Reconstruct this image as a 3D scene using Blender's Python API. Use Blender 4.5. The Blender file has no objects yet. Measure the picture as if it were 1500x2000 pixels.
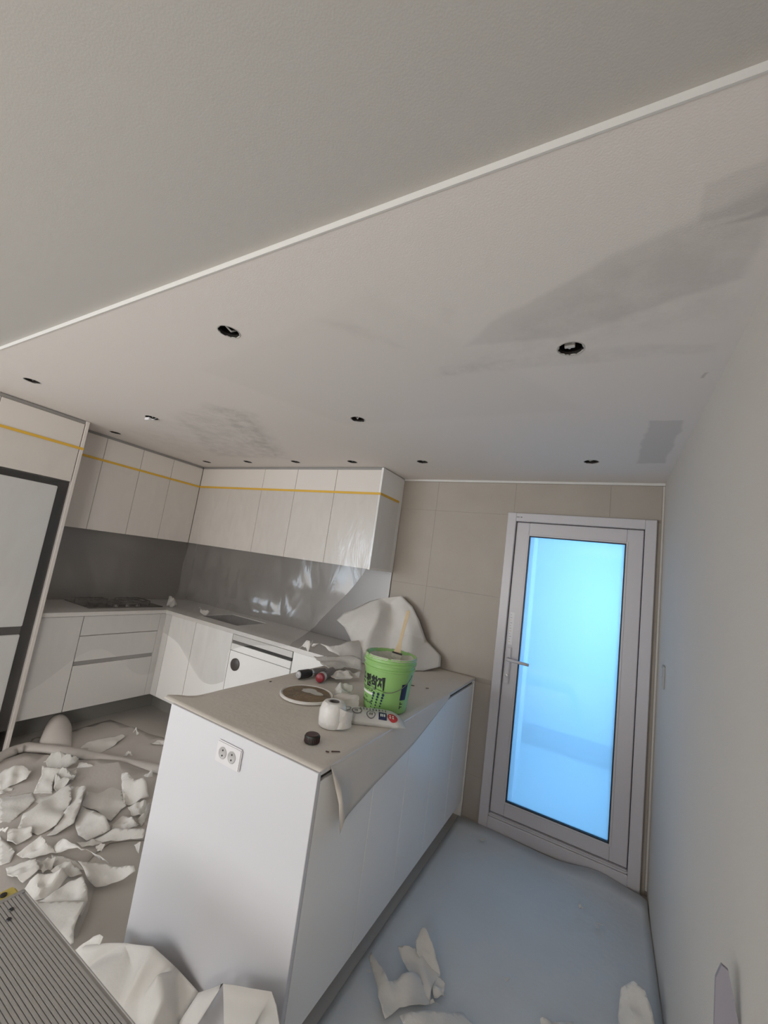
import bpy, bmesh, math, random
from mathutils import Vector, Matrix, noise
from mathutils.geometry import delaunay_2d_cdt

SC = bpy.context.scene
COL = SC.collection
rnd = random.Random(7)

# ------------------------------------------------------------------ camera
cam_d = bpy.data.cameras.new('camera')
cam = bpy.data.objects.new('camera', cam_d)
COL.objects.link(cam)
cam_d.sensor_fit = 'HORIZONTAL'
cam_d.sensor_width = 36.0
cam_d.lens = 36.0 * 783.587 / 1500.0
cam_d.clip_start = 0.02
cam.matrix_world = Matrix((
    (0.868297, -0.055174, 0.492968, -0.27918),
    (0.476202, -0.185561, -0.859534, -2.92741),
    (0.138899, 0.981083, -0.134848, 1.55228),
    (0, 0, 0, 1)))
SC.camera = cam

# ------------------------------------------------------------------ world, daylight, exposure
SC.view_settings.view_transform = 'Standard'
SC.view_settings.look = 'None'
SC.view_settings.gamma = 1.0
SC.view_settings.use_curve_mapping = False
SC.view_settings.exposure = 0.24
SC.cycles.max_bounces = 8
SC.cycles.diffuse_bounces = 6
SC.cycles.transparent_max_bounces = 24
SC.cycles.use_denoising = True
SC.cycles.sample_clamp_indirect = 6.0

world = bpy.data.worlds.new('world')
SC.world = world
world.use_nodes = True
wn = world.node_tree.nodes
wn['Background'].inputs[0].default_value = (0.55, 0.75, 1.0, 1)
wn['Background'].inputs[1].default_value = 1.2


def area(name, loc, rot, sx, sy, power, color):
    d = bpy.data.lights.new(name, 'AREA')
    d.shape = 'RECTANGLE'
    d.size, d.size_y = sx, sy
    d.energy = power
    d.color = color
    o = bpy.data.objects.new(name, d)
    COL.objects.link(o)
    o.location = loc
    o.rotation_euler = rot
    return o


# daylight entering through the living-room window behind the camera
area('living_room_daylight', (-3.25, -6.42, 1.25), (math.radians(90), 0, 0), 2.5, 1.9, 66, (1.0, 0.945, 0.885))
area('side_window_daylight', (-0.03, -5.0, 1.45), (0, math.radians(90), 0), 1.3, 1.6, 62, (1.0, 0.95, 0.89))
area('balcony_sky_light', (-5.05, -6.42, 1.25), (math.radians(90), 0, 0), 0.95, 1.9, 34, (0.72, 0.87, 1.0))
# cold daylight entering the utility room behind the glass door
area('utility_room_daylight', (0.47, 0.95, 1.5), (0, math.radians(90), 0), 1.2, 1.3, 52, (0.265, 0.565, 1.0))

H = 2.30          # kitchen ceiling
H2 = 2.316        # living-room ceiling beyond the step
YS = -2.31        # the step
XL = -4.28        # wall behind the drawers

# ------------------------------------------------------------------ helpers
LOC = {}


def link(o, parent=None):
    COL.objects.link(o)
    if parent is not None:
        o.parent = parent
    return o


def base_of(parent):
    b = Vector((0, 0, 0))
    p = parent
    while p is not None:
        b += Vector(p.location)
        p = p.parent
    return b


def mesh_obj(name, verts, faces, m, parent=None, smooth=False, mats=None):
    b = base_of(parent)
    me = bpy.data.meshes.new(name)
    me.from_pydata([tuple(Vector(v) - b) for v in verts], [], faces)
    me.update()
    if smooth:
        for p in me.polygons:
            p.use_smooth = True
    me.materials.append(m)
    return link(bpy.data.objects.new(name, me), parent)


def bm_obj(name, bm, m, parent=None, smooth=False):
    b = base_of(parent)
    bmesh.ops.translate(bm, verts=bm.verts, vec=-b)
    me = bpy.data.meshes.new(name)
    bm.to_mesh(me)
    bm.free()
    if smooth:
        for p in me.polygons:
            p.use_smooth = True
    me.materials.append(m)
    return link(bpy.data.objects.new(name, me), parent)


def bm_box(bm, x0, x1, y0, y1, z0, z1, bevel=0.0, seg=1, rot=None):
    t = bmesh.new()
    bmesh.ops.create_cube(t, size=1.0)
    sx, sy, sz = x1 - x0, y1 - y0, z1 - z0
    for v in t.verts:
        v.co = Vector((v.co.x * sx, v.co.y * sy, v.co.z * sz))
    if bevel > 0:
        bmesh.ops.bevel(t, geom=t.edges[:], offset=min(bevel, 0.45 * min(sx, sy, sz)), segments=seg, affect='EDGES')
    c = Vector(((x0 + x1) / 2, (y0 + y1) / 2, (z0 + z1) / 2))
    if rot is not None:
        bmesh.ops.transform(t, matrix=rot.to_4x4(), verts=t.verts)
    bmesh.ops.translate(t, verts=t.verts, vec=c)
    me = bpy.data.meshes.new('tmp')
    t.to_mesh(me)
    t.free()
    bm.from_mesh(me)
    bpy.data.meshes.remove(me)
    return bm


def box(name, x0, x1, y0, y1, z0, z1, m, parent=None, bevel=0.002, seg=1, rot=None):
    bm = bmesh.new()
    bm_box(bm, min(x0, x1), max(x0, x1), min(y0, y1), max(y0, y1), z0, z1, bevel, seg, rot)
    return bm_obj(name, bm, m, parent)


def boxes(name, lst, m, parent=None, bevel=0.0):
    bm = bmesh.new()
    for b in lst:
        bm_box(bm, *b, bevel)
    return bm_obj(name, bm, m, parent)


def lathe(name, prof, m, parent=None, center=(0, 0, 0), n=40, axis=None, smooth=True, wob=0.0, seed=0):
    """revolve (r, h) profile about an axis through center"""
    c = Vector(center)
    ax = Vector(axis).normalized() if axis is not None else Vector((0, 0, 1))
    q = Vector((0, 0, 1)).rotation_difference(ax)
    vs, fs = [], []
    for j, (r, h) in enumerate(prof):
        for i in range(n):
            a = 2 * math.pi * i / n
            rr = r
            if wob:
                rr = r * (1 + wob * noise.noise(Vector((math.cos(a) * 1.7 + seed, math.sin(a) * 1.7, h * 22))))
            vs.append(c + q @ Vector((rr * math.cos(a), rr * math.sin(a), h)))
    k = len(prof)
    for j in range(k - 1):
        for i in range(n):
            fs.append((j * n + i, j * n + (i + 1) % n, (j + 1) * n + (i + 1) % n, (j + 1) * n + i))
    if prof[0][0] > 1e-6:
        fs.append(tuple(reversed(range(n))))
    if prof[-1][0] > 1e-6:
        fs.append(tuple(range((k - 1) * n, k * n)))
    o = mesh_obj(name, vs, fs, m, parent, smooth)
    try:
        o.data.set_sharp_from_angle(angle=math.radians(38))
    except Exception:
        pass
    return o


def tube(name, pts, r, m, parent=None, n=8):
    """a round wire swept along points"""
    pts = [Vector(p) for p in pts]
    vs, fs = [], []
    up = Vector((0.13, 0.27, 0.95))
    for i, p in enumerate(pts):
        t = (pts[min(i + 1, len(pts) - 1)] - pts[max(i - 1, 0)]).normalized()
        a = t.cross(up)
        if a.length < 1e-4:
            a = t.cross(Vector((1, 0, 0)))
        a.normalize()
        b = t.cross(a)
        rr = r[i] if isinstance(r, (list, tuple)) else r
        for k in range(n):
            an = 2 * math.pi * k / n
            vs.append(p + a * rr * math.cos(an) + b * rr * math.sin(an))
    for i in range(len(pts) - 1):
        for k in range(n):
            fs.append((i * n + k, i * n + (k + 1) % n, (i + 1) * n + (k + 1) % n, (i + 1) * n + k))
    fs.append(tuple(reversed(range(n))))
    fs.append(tuple(range((len(pts) - 1) * n, len(pts) * n)))
    return mesh_obj(name, vs, fs, m, parent, True)


def tag(o, label=None, cat=None, group=None, kind=None):
    if label:
        o['label'] = label
    if cat:
        o['category'] = cat
    if group:
        o['group'] = group
    if kind:
        o['kind'] = kind
    return o


def thing(name, label, cat, loc=(0, 0, 0), group=None):
    o = bpy.data.objects.new(name, None)
    o.empty_display_size = 0.05
    COL.objects.link(o)
    o.location = loc
    return tag(o, label, cat, group)


def struct(o, label=None):
    o['kind'] = 'structure'
    if label:
        o['label'] = label
    return o


# ------------------------------------------------------------------ materials
def mat(name, col, rough=0.6, metal=0.0, var=0.0, vscale=6.0, bump=0.0, bscale=120.0, spec=0.5, coat=0.0):
    m = bpy.data.materials.new(name)
    m.use_nodes = True
    nt = m.node_tree
    b = nt.nodes['Principled BSDF']
    b.inputs['Base Color'].default_value = (*col, 1)
    b.inputs['Roughness'].default_value = rough
    b.inputs['Metallic'].default_value = metal
    b.inputs['Specular IOR Level'].default_value = spec
    b.inputs['Coat Weight'].default_value = coat
    tc = nt.nodes.new('ShaderNodeTexCoord')
    if var > 0:
        n = nt.nodes.new('ShaderNodeTexNoise')
        n.inputs['Scale'].default_value = vscale
        n.inputs['Detail'].default_value = 5
        nt.links.new(tc.outputs['Object'], n.inputs['Vector'])
        mx = nt.nodes.new('ShaderNodeMix')
        mx.data_type = 'RGBA'
        mx.inputs['A'].default_value = (*[c * (1 - var) for c in col], 1)
        mx.inputs['B'].default_value = (*[min(1, c * (1 + var)) for c in col], 1)
        nt.links.new(n.outputs['Fac'], mx.inputs['Factor'])
        nt.links.new(mx.outputs['Result'], b.inputs['Base Color'])
    if bump > 0:
        n2 = nt.nodes.new('ShaderNodeTexNoise')
        n2.inputs['Scale'].default_value = bscale
        n2.inputs['Detail'].default_value = 3
        nt.links.new(tc.outputs['Object'], n2.inputs['Vector'])
        bp = nt.nodes.new('ShaderNodeBump')
        bp.inputs['Strength'].default_value = bump
        bp.inputs['Distance'].default_value = 0.01
        nt.links.new(n2.outputs['Fac'], bp.inputs['Height'])
        nt.links.new(bp.outputs['Normal'], b.inputs['Normal'])
    return m


def poly_mask(nt, vec, pts, soft):
    """signed inside-ness of a convex polygon in the xy plane -> 0..1 socket"""
    cx = sum(p[0] for p in pts) / len(pts)
    cy = sum(p[1] for p in pts) / len(pts)
    cur = None
    for i in range(len(pts)):
        (ax, ay), (bx, by) = pts[i], pts[(i + 1) % len(pts)]
        nx, ny = -(by - ay), bx - ax
        l = math.hypot(nx, ny)
        nx, ny = nx / l, ny / l
        if nx * (cx - ax) + ny * (cy - ay) < 0:
            nx, ny = -nx, -ny
        c = -(nx * ax + ny * ay)
        d = nt.nodes.new('ShaderNodeVectorMath')
        d.operation = 'DOT_PRODUCT'
        d.inputs[1].default_value = (nx, ny, 0)
        nt.links.new(vec, d.inputs[0])
        a = nt.nodes.new('ShaderNodeMath')
        a.operation = 'ADD'
        a.inputs[1].default_value = c
        nt.links.new(d.outputs['Value'], a.inputs[0])
        if cur is None:
            cur = a.outputs[0]
        else:
            mn = nt.nodes.new('ShaderNodeMath')
            mn.operation = 'MINIMUM'
            nt.links.new(cur, mn.inputs[0])
            nt.links.new(a.outputs[0], mn.inputs[1])
            cur = mn.outputs[0]
    mr = nt.nodes.new('ShaderNodeMapRange')
    mr.interpolation_type = 'SMOOTHSTEP'
    mr.inputs['From Min'].default_value = -soft
    mr.inputs['From Max'].default_value = soft
    nt.links.new(cur, mr.inputs['Value'])
    return mr.outputs['Result']


def ceiling_material(name, col, stains):
    m = mat(name, col, 0.9, bump=0.06, bscale=260, spec=0.2)
    nt = m.node_tree
    b = nt.nodes['Principled BSDF']
    tc = nt.nodes.new('ShaderNodeTexCoord')
    nz = nt.nodes.new('ShaderNodeTexNoise')
    nz.inputs['Scale'].default_value = 7
    nz.inputs['Detail'].default_value = 6
    nt.links.new(tc.outputs['Object'], nz.inputs['Vector'])
    sub = nt.nodes.new('ShaderNodeVectorMath')
    sub.operation = 'SUBTRACT'
    sub.inputs[1].default_value = (0.5, 0.5, 0.5)
    nt.links.new(nz.outputs['Color'], sub.inputs[0])
    scl = nt.nodes.new('ShaderNodeVectorMath')
    scl.operation = 'SCALE'
    scl.inputs['Scale'].default_value = 0.05
    nt.links.new(sub.outputs[0], scl.inputs[0])
    add = nt.nodes.new('ShaderNodeVectorMath')
    add.operation = 'ADD'
    nt.links.new(tc.outputs['Object'], add.inputs[0])
    nt.links.new(scl.outputs[0], add.inputs[1])
    nb = nt.nodes.new('ShaderNodeTexNoise')
    nb.inputs['Scale'].default_value = 11
    nb.inputs['Detail'].default_value = 8
    nb.inputs['Roughness'].default_value = 0.7
    nt.links.new(tc.outputs['Object'], nb.inputs['Vector'])
    cur = None
    for pts, strength, soft, patchy in stains:
        s = poly_mask(nt, add.outputs[0], pts, soft)
        mu = nt.nodes.new('ShaderNodeMath')
        mu.operation = 'MULTIPLY'
        mu.inputs[1].default_value = strength
        nt.links.new(s, mu.inputs[0])
        out = mu.outputs[0]
        if patchy:
            mr = nt.nodes.new('ShaderNodeMapRange')
            mr.inputs['From Min'].default_value = 0.35
            mr.inputs['From Max'].default_value = 0.62
            nt.links.new(nb.outputs['Fac'], mr.inputs['Value'])
            m2 = nt.nodes.new('ShaderNodeMath')
            m2.operation = 'MULTIPLY'
            nt.links.new(out, m2.inputs[0])
            nt.links.new(mr.outputs[0], m2.inputs[1])
            out = m2.outputs[0]
        if cur is None:
            cur = out
        else:
            ad = nt.nodes.new('ShaderNodeMath')
            ad.operation = 'ADD'
            nt.links.new(cur, ad.inputs[0])
            nt.links.new(out, ad.inputs[1])
            cur = ad.outputs[0]
    mx = nt.nodes.new('ShaderNodeMix')
    mx.data_type = 'RGBA'
    mx.inputs['A'].default_value = (*col, 1)
    mx.inputs['B'].default_value = (0.10, 0.10, 0.10, 1)
    nt.links.new(cur, mx.inputs['Factor'])
    nt.links.new(mx.outputs['Result'], b.inputs['Base Color'])
    return m


STAINS = [  # adhesive soaked into the lining paper: outline, strength, softness, patchy
    ([(-0.88, -1.60), (-0.62, -1.87), (-0.30, -2.03), (-0.05, -2.12), (-0.05, -1.70), (-0.45, -1.74)], 0.13, 0.014, False),
    ([(-0.88, -1.60), (-0.40, -1.96), (-0.05, -2.12), (-0.05, -1.72)], 0.10, 0.05, True),
    ([(-0.22, -2.012), (-0.05, -2.10), (-0.05, -2.035), (-0.12, -2.045)], 0.22, 0.008, False),
    ([(-0.17, -2.15), (-0.05, -2.17), (-0.05, -2.06), (-0.16, -2.07)], 0.12, 0.008, False),
    ([(-0.86, -1.60), (-0.87, -1.66), (-0.30, -1.655), (-0.05, -1.60), (-0.05, -1.56)], 0.11, 0.015, True),
    ([(-0.165, -1.045), (-0.043, -1.03), (-0.05, -0.434), (-0.175, -0.436)], 0.20, 0.008, False),
    ([(-1.11, -2.02), (-1.03, -2.00), (-0.95, -1.84), (-1.01, -1.87)], 0.13, 0.03, True),
    ([(-0.72, -2.0), (-0.69, -1.98), (-0.735, -1.88), (-0.76, -1.90)], 0.10, 0.02, True),
    ([(-2.25, -1.60), (-2.05, -1.45), (-2.55, -0.60), (-3.30, -0.70), (-2.70, -1.50)], 0.17, 0.06, True),
    ([(-2.22, -1.58), (-2.10, -1.46), (-2.62, -0.66), (-2.80, -0.66)], 0.12, 0.02, True),
    ([(-3.5, -1.35), (-2.7, -1.45), (-3.1, -0.8), (-3.6, -0.8)], 0.08, 0.06, True),
    ([(-1.9, -1.9), (-0.9, -2.1), (-0.4, -1.2), (-1.6, -1.2)], 0.035, 0.03, False),
    ([(-0.045, -1.43), (-0.035, -1.43), (-0.040, -1.39), (-0.05, -1.39)], 0.3, 0.004, False),
]

M = {}
M['ceil'] = ceiling_material('kitchen_ceiling_lining', (0.75, 0.71, 0.68), STAINS)
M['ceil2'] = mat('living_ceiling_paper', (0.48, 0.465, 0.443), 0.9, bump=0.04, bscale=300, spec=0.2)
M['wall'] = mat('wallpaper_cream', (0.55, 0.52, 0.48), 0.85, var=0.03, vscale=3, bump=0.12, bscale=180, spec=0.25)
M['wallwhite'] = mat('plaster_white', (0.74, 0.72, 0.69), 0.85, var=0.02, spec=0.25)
M['tile'] = mat('tile_beige_grey', (0.37, 0.33, 0.285), 0.55, var=0.10, vscale=4.5, bump=0.03, bscale=60)
M['grout'] = mat('grout_grey', (0.31, 0.275, 0.24), 0.9)
M['trim'] = mat('trim_white', (0.62, 0.61, 0.59), 0.45)
M['floor'] = mat('floor_grey_vinyl', (0.46, 0.43, 0.395), 0.55, var=0.06, vscale=2.5)
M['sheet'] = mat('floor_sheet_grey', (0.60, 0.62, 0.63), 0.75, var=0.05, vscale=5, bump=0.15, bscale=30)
M['white'] = mat('cabinet_white', (0.78, 0.77, 0.755), 0.35, var=0.01)
M['cab'] = mat('wall_cabinet_satin', (0.67, 0.63, 0.59), 0.35, var=0.01)
M['base'] = mat('base_cabinet_satin', (0.58, 0.565, 0.55), 0.35, var=0.01)
M['dark'] = mat('dark_recess', (0.028, 0.024, 0.022), 0.5)
M['shadow'] = mat('groove_grey', (0.27, 0.26, 0.25), 0.5)
M['toe'] = mat('toe_kick_grey', (0.22, 0.215, 0.20), 0.45)
M['splash'] = mat('backsplash_steel', (0.25, 0.23, 0.215), 0.36, metal=0.6, var=0.05, vscale=2)
M['worktop'] = mat('worktop_white_quartz', (0.62, 0.60, 0.58), 0.3, var=0.02)
M['fridge'] = mat('fridge_white_glass', (0.60, 0.60, 0.59), 0.12, coat=0.3)
M['pvc'] = mat('pvc_white', (0.55, 0.53, 0.555), 0.3)
M['gasket'] = mat('gasket_black', (0.008, 0.010, 0.014), 0.5)
M['chrome'] = mat('handle_satin_silver', (0.62, 0.62, 0.64), 0.25, metal=0.6)
M['cover'] = mat('worktop_cover_paper', (0.60, 0.555, 0.50), 0.85, var=0.05, vscale=6, bump=0.12, bscale=40)
M['paper'] = mat('scrap_paper_white', (0.63, 0.61, 0.58), 0.8, var=0.04, vscale=18, bump=0.10, bscale=80)
M['paper1'] = mat('scrap_paper_grey', (0.50, 0.465, 0.435), 0.85, var=0.05, vscale=9, bump=0.1, bscale=60)
M['paper2'] = mat('scrap_paper_dull', (0.50, 0.485, 0.455), 0.85, var=0.10, vscale=25, bump=0.25, bscale=60)
M['tape'] = mat('masking_tape_yellow', (0.66, 0.40, 0.05), 0.6)
M['green'] = mat('bucket_green', (0.25, 0.46, 0.15), 0.38, var=0.03, vscale=4)
M['paste'] = mat('paste_offwhite', (0.50, 0.49, 0.42), 0.5, var=0.18, vscale=30, bump=0.8, bscale=45)
M['black'] = mat('black_print', (0.012, 0.016, 0.012), 0.5)
M['navy'] = mat('navy_print', (0.012, 0.022, 0.07), 0.45)
M['navydot'] = mat('dot_print_blue', (0.012, 0.035, 0.075), 0.45)
M['labelwhite'] = mat('print_white', (0.75, 0.78, 0.72), 0.5)
M['red'] = mat('red_print', (0.42, 0.035, 0.04), 0.45)
M['wood'] = mat('brush_wood', (0.58, 0.46, 0.30), 0.55, var=0.10, vscale=40)
M['brown'] = mat('lid_glue_brown', (0.17, 0.115, 0.06), 0.35, var=0.85, vscale=22, bump=0.5, bscale=30)
M['lid'] = mat('lid_white', (0.62, 0.60, 0.57), 0.45)
M['roll'] = mat('film_roll_white', (0.64, 0.625, 0.60), 0.4, bump=0.35, bscale=40)
M['bag'] = mat('bag_pale_plastic', (0.52, 0.52, 0.50), 0.3, var=0.08, vscale=22, bump=0.4, bscale=35)
M['capdark'] = mat('cap_dark_maroon', (0.05, 0.018, 0.018), 0.4)
M['toolblack'] = mat('tool_black', (0.02, 0.02, 0.022), 0.4)
M['toolgrey'] = mat('tool_grey', (0.15, 0.14, 0.14), 0.45)
M['redcap'] = mat('tool_red', (0.24, 0.02, 0.03), 0.4)
M['alu'] = mat('aluminium_deck', (0.33, 0.315, 0.30), 0.5, metal=0.0, var=0.06, vscale=20)
M['alu2'] = mat('aluminium_rail', (0.42, 0.41, 0.40), 0.4, metal=0.6)
M['yellow'] = mat('bracket_yellow', (0.50, 0.40, 0.10), 0.5, var=0.1, vscale=20)
M['lilac'] = mat('plastic_lilac_grey', (0.27, 0.255, 0.29), 0.5)
M['outlet'] = mat('outlet_white', (0.66, 0.65, 0.665), 0.35)
M['outlethole'] = mat('outlet_grey', (0.42, 0.41, 0.41), 0.5)
M['hob'] = mat('hob_glass_black', (0.025, 0.022, 0.02), 0.15)
M['iron'] = mat('pan_support_iron', (0.045, 0.04, 0.038), 0.5)
M['steel'] = mat('sink_steel', (0.25, 0.25, 0.26), 0.3, metal=0.8)
M['utilfloor'] = mat('utility_floor', (0.62, 0.63, 0.64), 0.6)
M['livfloor'] = mat('living_floor_pale', (0.62, 0.58, 0.53), 0.6, var=0.05)
M['pier'] = mat('pier_white', (0.85, 0.74, 0.76), 0.7)
M['endwhite'] = mat('end_panel_white', (0.59, 0.59, 0.62), 0.4)
M['switch'] = mat('switch_grey', (0.40, 0.40, 0.39), 0.4)
M['knob'] = mat('knob_brown', (0.06, 0.05, 0.045), 0.4)
M['utilbase'] = mat('utility_skirting', (0.16, 0.17, 0.18), 0.6)
M['cable'] = mat('cable_grey', (0.55, 0.54, 0.52), 0.5)


def film_material(name, lo, hi, gloss=0.045):
    m = bpy.data.materials.new(name)
    m.use_nodes = True
    nt = m.node_tree
    nt.nodes.clear()
    out = nt.nodes.new('ShaderNodeOutputMaterial')
    tr = nt.nodes.new('ShaderNodeBsdfTransparent')
    tr.inputs[0].default_value = (0.98, 0.98, 0.98, 1)
    pr = nt.nodes.new('ShaderNodeBsdfDiffuse')
    pr.inputs['Color'].default_value = (0.62, 0.60, 0.58, 1)
    mx = nt.nodes.new('ShaderNodeMixShader')
    gl = nt.nodes.new('ShaderNodeBsdfGlossy')
    gl.inputs['Roughness'].default_value = 0.16
    lw = nt.nodes.new('ShaderNodeLayerWeight')
    lw.inputs['Blend'].default_value = 0.3
    frs = nt.nodes.new('ShaderNodeMapRange')
    frs.inputs['To Min'].default_value = gloss
    frs.inputs['To Max'].default_value = gloss + 0.14
    nt.links.new(lw.outputs['Facing'], frs.inputs['Value'])
    mg = nt.nodes.new('ShaderNodeMixShader')
    tc = nt.nodes.new('ShaderNodeTexCoord')
    mp = nt.nodes.new('ShaderNodeMapping')
    mp.inputs['Scale'].default_value = (2.5, 2.5, 0.8)
    nz = nt.nodes.new('ShaderNodeTexNoise')
    nz.inputs['Scale'].default_value = 4
    nz.inputs['Detail'].default_value = 4
    nz.inputs['Distortion'].default_value = 1.5
    nt.links.new(tc.outputs['Object'], mp.inputs['Vector'])
    nt.links.new(mp.outputs[0], nz.inputs['Vector'])
    mr = nt.nodes.new('ShaderNodeMapRange')
    mr.inputs['From Min'].default_value = 0.3
    mr.inputs['From Max'].default_value = 0.75
    mr.inputs['To Min'].default_value = lo
    mr.inputs['To Max'].default_value = hi
    nt.links.new(nz.outputs['Fac'], mr.inputs['Value'])
    bp = nt.nodes.new('ShaderNodeBump')
    bp.inputs['Strength'].default_value = 0.22
    bp.inputs['Distance'].default_value = 0.02
    nt.links.new(nz.outputs['Fac'], bp.inputs['Height'])
    nt.links.new(bp.outputs['Normal'], gl.inputs['Normal'])
    nt.links.new(frs.outputs[0], mg.inputs[0])
    nt.links.new(mr.outputs[0], mx.inputs[0])
    nt.links.new(tr.outputs[0], mx.inputs[1])
    nt.links.new(pr.outputs[0], mx.inputs[2])
    nt.links.new(mx.outputs[0], mg.inputs[1])
    nt.links.new(gl.outputs[0], mg.inputs[2])
    nt.links.new(mg.outputs[0], out.inputs[0])
    return m


def frosted_material():
    m = bpy.data.materials.new('frosted_blue_glass')
    m.use_nodes = True
    nt = m.node_tree
    nt.nodes.clear()
    out = nt.nodes.new('ShaderNodeOutputMaterial')
    rf = nt.nodes.new('ShaderNodeBsdfRefraction')
    rf.inputs['Color'].default_value = (0.80, 0.95, 1.0, 1)
    rf.inputs['Roughness'].default_value = 0.22
    rf.inputs['IOR'].default_value = 1.05
    tl = nt.nodes.new('ShaderNodeBsdfTranslucent')
    tl.inputs['Color'].default_value = (0.75, 0.93, 1.0, 1)
    mx = nt.nodes.new('ShaderNodeMixShader')
    mx.inputs[0].default_value = 0.55
    gl = nt.nodes.new('ShaderNodeBsdfGlossy')
    gl.inputs['Roughness'].default_value = 0.03
    fr = nt.nodes.new('ShaderNodeFresnel')
    fr.inputs['IOR'].default_value = 1.5
    m2 = nt.nodes.new('ShaderNodeMixShader')
    nt.links.new(rf.outputs[0], mx.inputs[1])
    nt.links.new(tl.outputs[0], mx.inputs[2])
    nt.links.new(fr.outputs[0], m2.inputs[0])
    nt.links.new(mx.outputs[0], m2.inputs[1])
    nt.links.new(gl.outputs[0], m2.inputs[2])
    nt.links.new(m2.outputs[0], out.inputs[0])
    return m


def clear_glass():
    m = bpy.data.materials.new('window_glass_clear')
    m.use_nodes = True
    nt = m.node_tree
    nt.nodes.clear()
    out = nt.nodes.new('ShaderNodeOutputMaterial')
    tr = nt.nodes.new('ShaderNodeBsdfTransparent')
    gl = nt.nodes.new('ShaderNodeBsdfGlossy')
    gl.inputs['Roughness'].default_value = 0.02
    mx = nt.nodes.new('ShaderNodeMixShader')
    mx.inputs[0].default_value = 0.08
    nt.links.new(tr.outputs[0], mx.inputs[1])
    nt.links.new(gl.outputs[0], mx.inputs[2])
    nt.links.new(mx.outputs[0], out.inputs[0])
    return m


M['film'] = film_material('masking_film_clear', 0.11, 0.18)
M['filmthin'] = film_material('masking_film_thin', 0.05, 0.10, 0.02)
M['frost'] = frosted_material()
M['glass'] = clear_glass()

# ------------------------------------------------------------------ room shell
struct(box('floor_living', -5.7, 0.1, -6.6, -3.0, -0.1, 0.0, M['livfloor'], bevel=0), 'pale living-room floor')
struct(box('floor', -5.7, 0.1, -3.0, 0.1, -0.1, 0.0, M['floor'], bevel=0), 'grey kitchen floor')
HOLES = [  # x, y, radius, label detail
    (-1.502, -2.079, 0.037, 'downlight hole in the ceiling beside the white step trim', 1),
    (-0.418, -1.672, 0.037, 'downlight hole with white connector inside the stained ceiling area', 2),
    (-3.131, -2.073, 0.037, 'downlight hole in the ceiling in front of the fridge housing', 0),
    (-2.924, -1.509, 0.040, 'downlight hole with bright hanging connector before the drawer cabinets', 3),
    (-1.472, -1.260, 0.037, 'downlight hole in the ceiling above the peninsula with pale cable', 1),
    (-3.721, -1.330, 0.037, 'downlight hole above the drawers between fridge housing and wall cabinets', 0),
    (-3.645, -0.542, 0.037, 'downlight hole at the inner corner of the wall cabinets', 1),
    (-3.103, -0.530, 0.037, 'downlight hole before the wide blank wall cabinet front', 0),
    (-2.558, -0.518, 0.037, 'downlight hole before the narrow wall cabinets over the sink', 0),
    (-2.003, -0.505, 0.037, 'downlight hole before the last wall cabinet near its open end', 0),
    (-1.430, -0.493, 0.037, 'downlight hole before the tiled wall beside the wall cabinet end', 1),
    (-0.395, -0.470, 0.037, 'downlight hole in the ceiling in front of the glass door', 1),
]


def ceiling_with_holes():
    pts = [Vector((XL, YS)), Vector((0.0, YS)), Vector((0.0, 0.0)), Vector((XL, 0.0))]
    edges = [(0, 1), (1, 2), (2, 3), (3, 0)]
    for (x, y, r, _, _) in HOLES:
        s = len(pts)
        n = 22
        for i in range(n):
            a = 2 * math.pi * i / n
            pts.append(Vector((x + r * math.cos(a), y + r * math.sin(a))))
        edges += [(s + i, s + (i + 1) % n) for i in range(n)]
    v, e, f, *_ = delaunay_2d_cdt(pts, edges, [], 0, 1e-6)
    fs = []
    for t in f:
        c = sum((v[i] for i in t), Vector((0, 0))) / len(t)
        if any((c.x - x) ** 2 + (c.y - y) ** 2 < (r * 0.98) ** 2 for (x, y, r, _, _) in HOLES):
            continue
        fs.append(tuple(reversed(t)))
    return mesh_obj('ceiling', [(p.x, p.y, H) for p in v], fs, M['ceil'])


struct(ceiling_with_holes(), 'stained off-white kitchen ceiling with downlight holes')
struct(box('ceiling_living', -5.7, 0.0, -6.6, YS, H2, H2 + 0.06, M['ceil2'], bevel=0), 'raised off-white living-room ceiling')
struct(box('trim_1', -5.7, 0.0, YS - 0.002, YS + 0.002, H - 0.001, H2 + 0.002, M['trim'], bevel=0), 'bright white strip along the ceiling step')
struct(box('trim_2', -1.797, 0.0, -0.012, -0.0003, H - 0.017, H - 0.0005, M['trim'], bevel=0.002), 'thin white moulding between tiles and ceiling')
struct(box('trim_3', -0.011, -0.0003, -0.011, -0.0003, 0.03, H - 0.02, M['wall'], bevel=0.002), 'thin vertical corner strip at the right wall')
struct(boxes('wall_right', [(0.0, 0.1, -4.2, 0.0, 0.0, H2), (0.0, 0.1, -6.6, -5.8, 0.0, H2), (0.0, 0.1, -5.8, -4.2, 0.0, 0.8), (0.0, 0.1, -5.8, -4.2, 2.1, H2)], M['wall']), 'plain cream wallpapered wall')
w2 = struct(boxes('window_2', [(0.02, 0.08, -5.8, -4.2, 0.8, 0.85), (0.02, 0.08, -5.8, -4.2, 2.05, 2.1), (0.02, 0.08, -5.8, -5.75, 0.8, 2.1), (0.02, 0.08, -4.25, -4.2, 0.8, 2.1), (0.02, 0.08, -5.03, -4.97, 0.8, 2.1)], M['pvc']), 'white framed side window')
for a, b in ((-5.75, -5.03), (-4.97, -4.25)):
    box('window_pane', 0.045, 0.055, a, b, 0.85, 2.05, M['glass'], w2, bevel=0)
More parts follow.
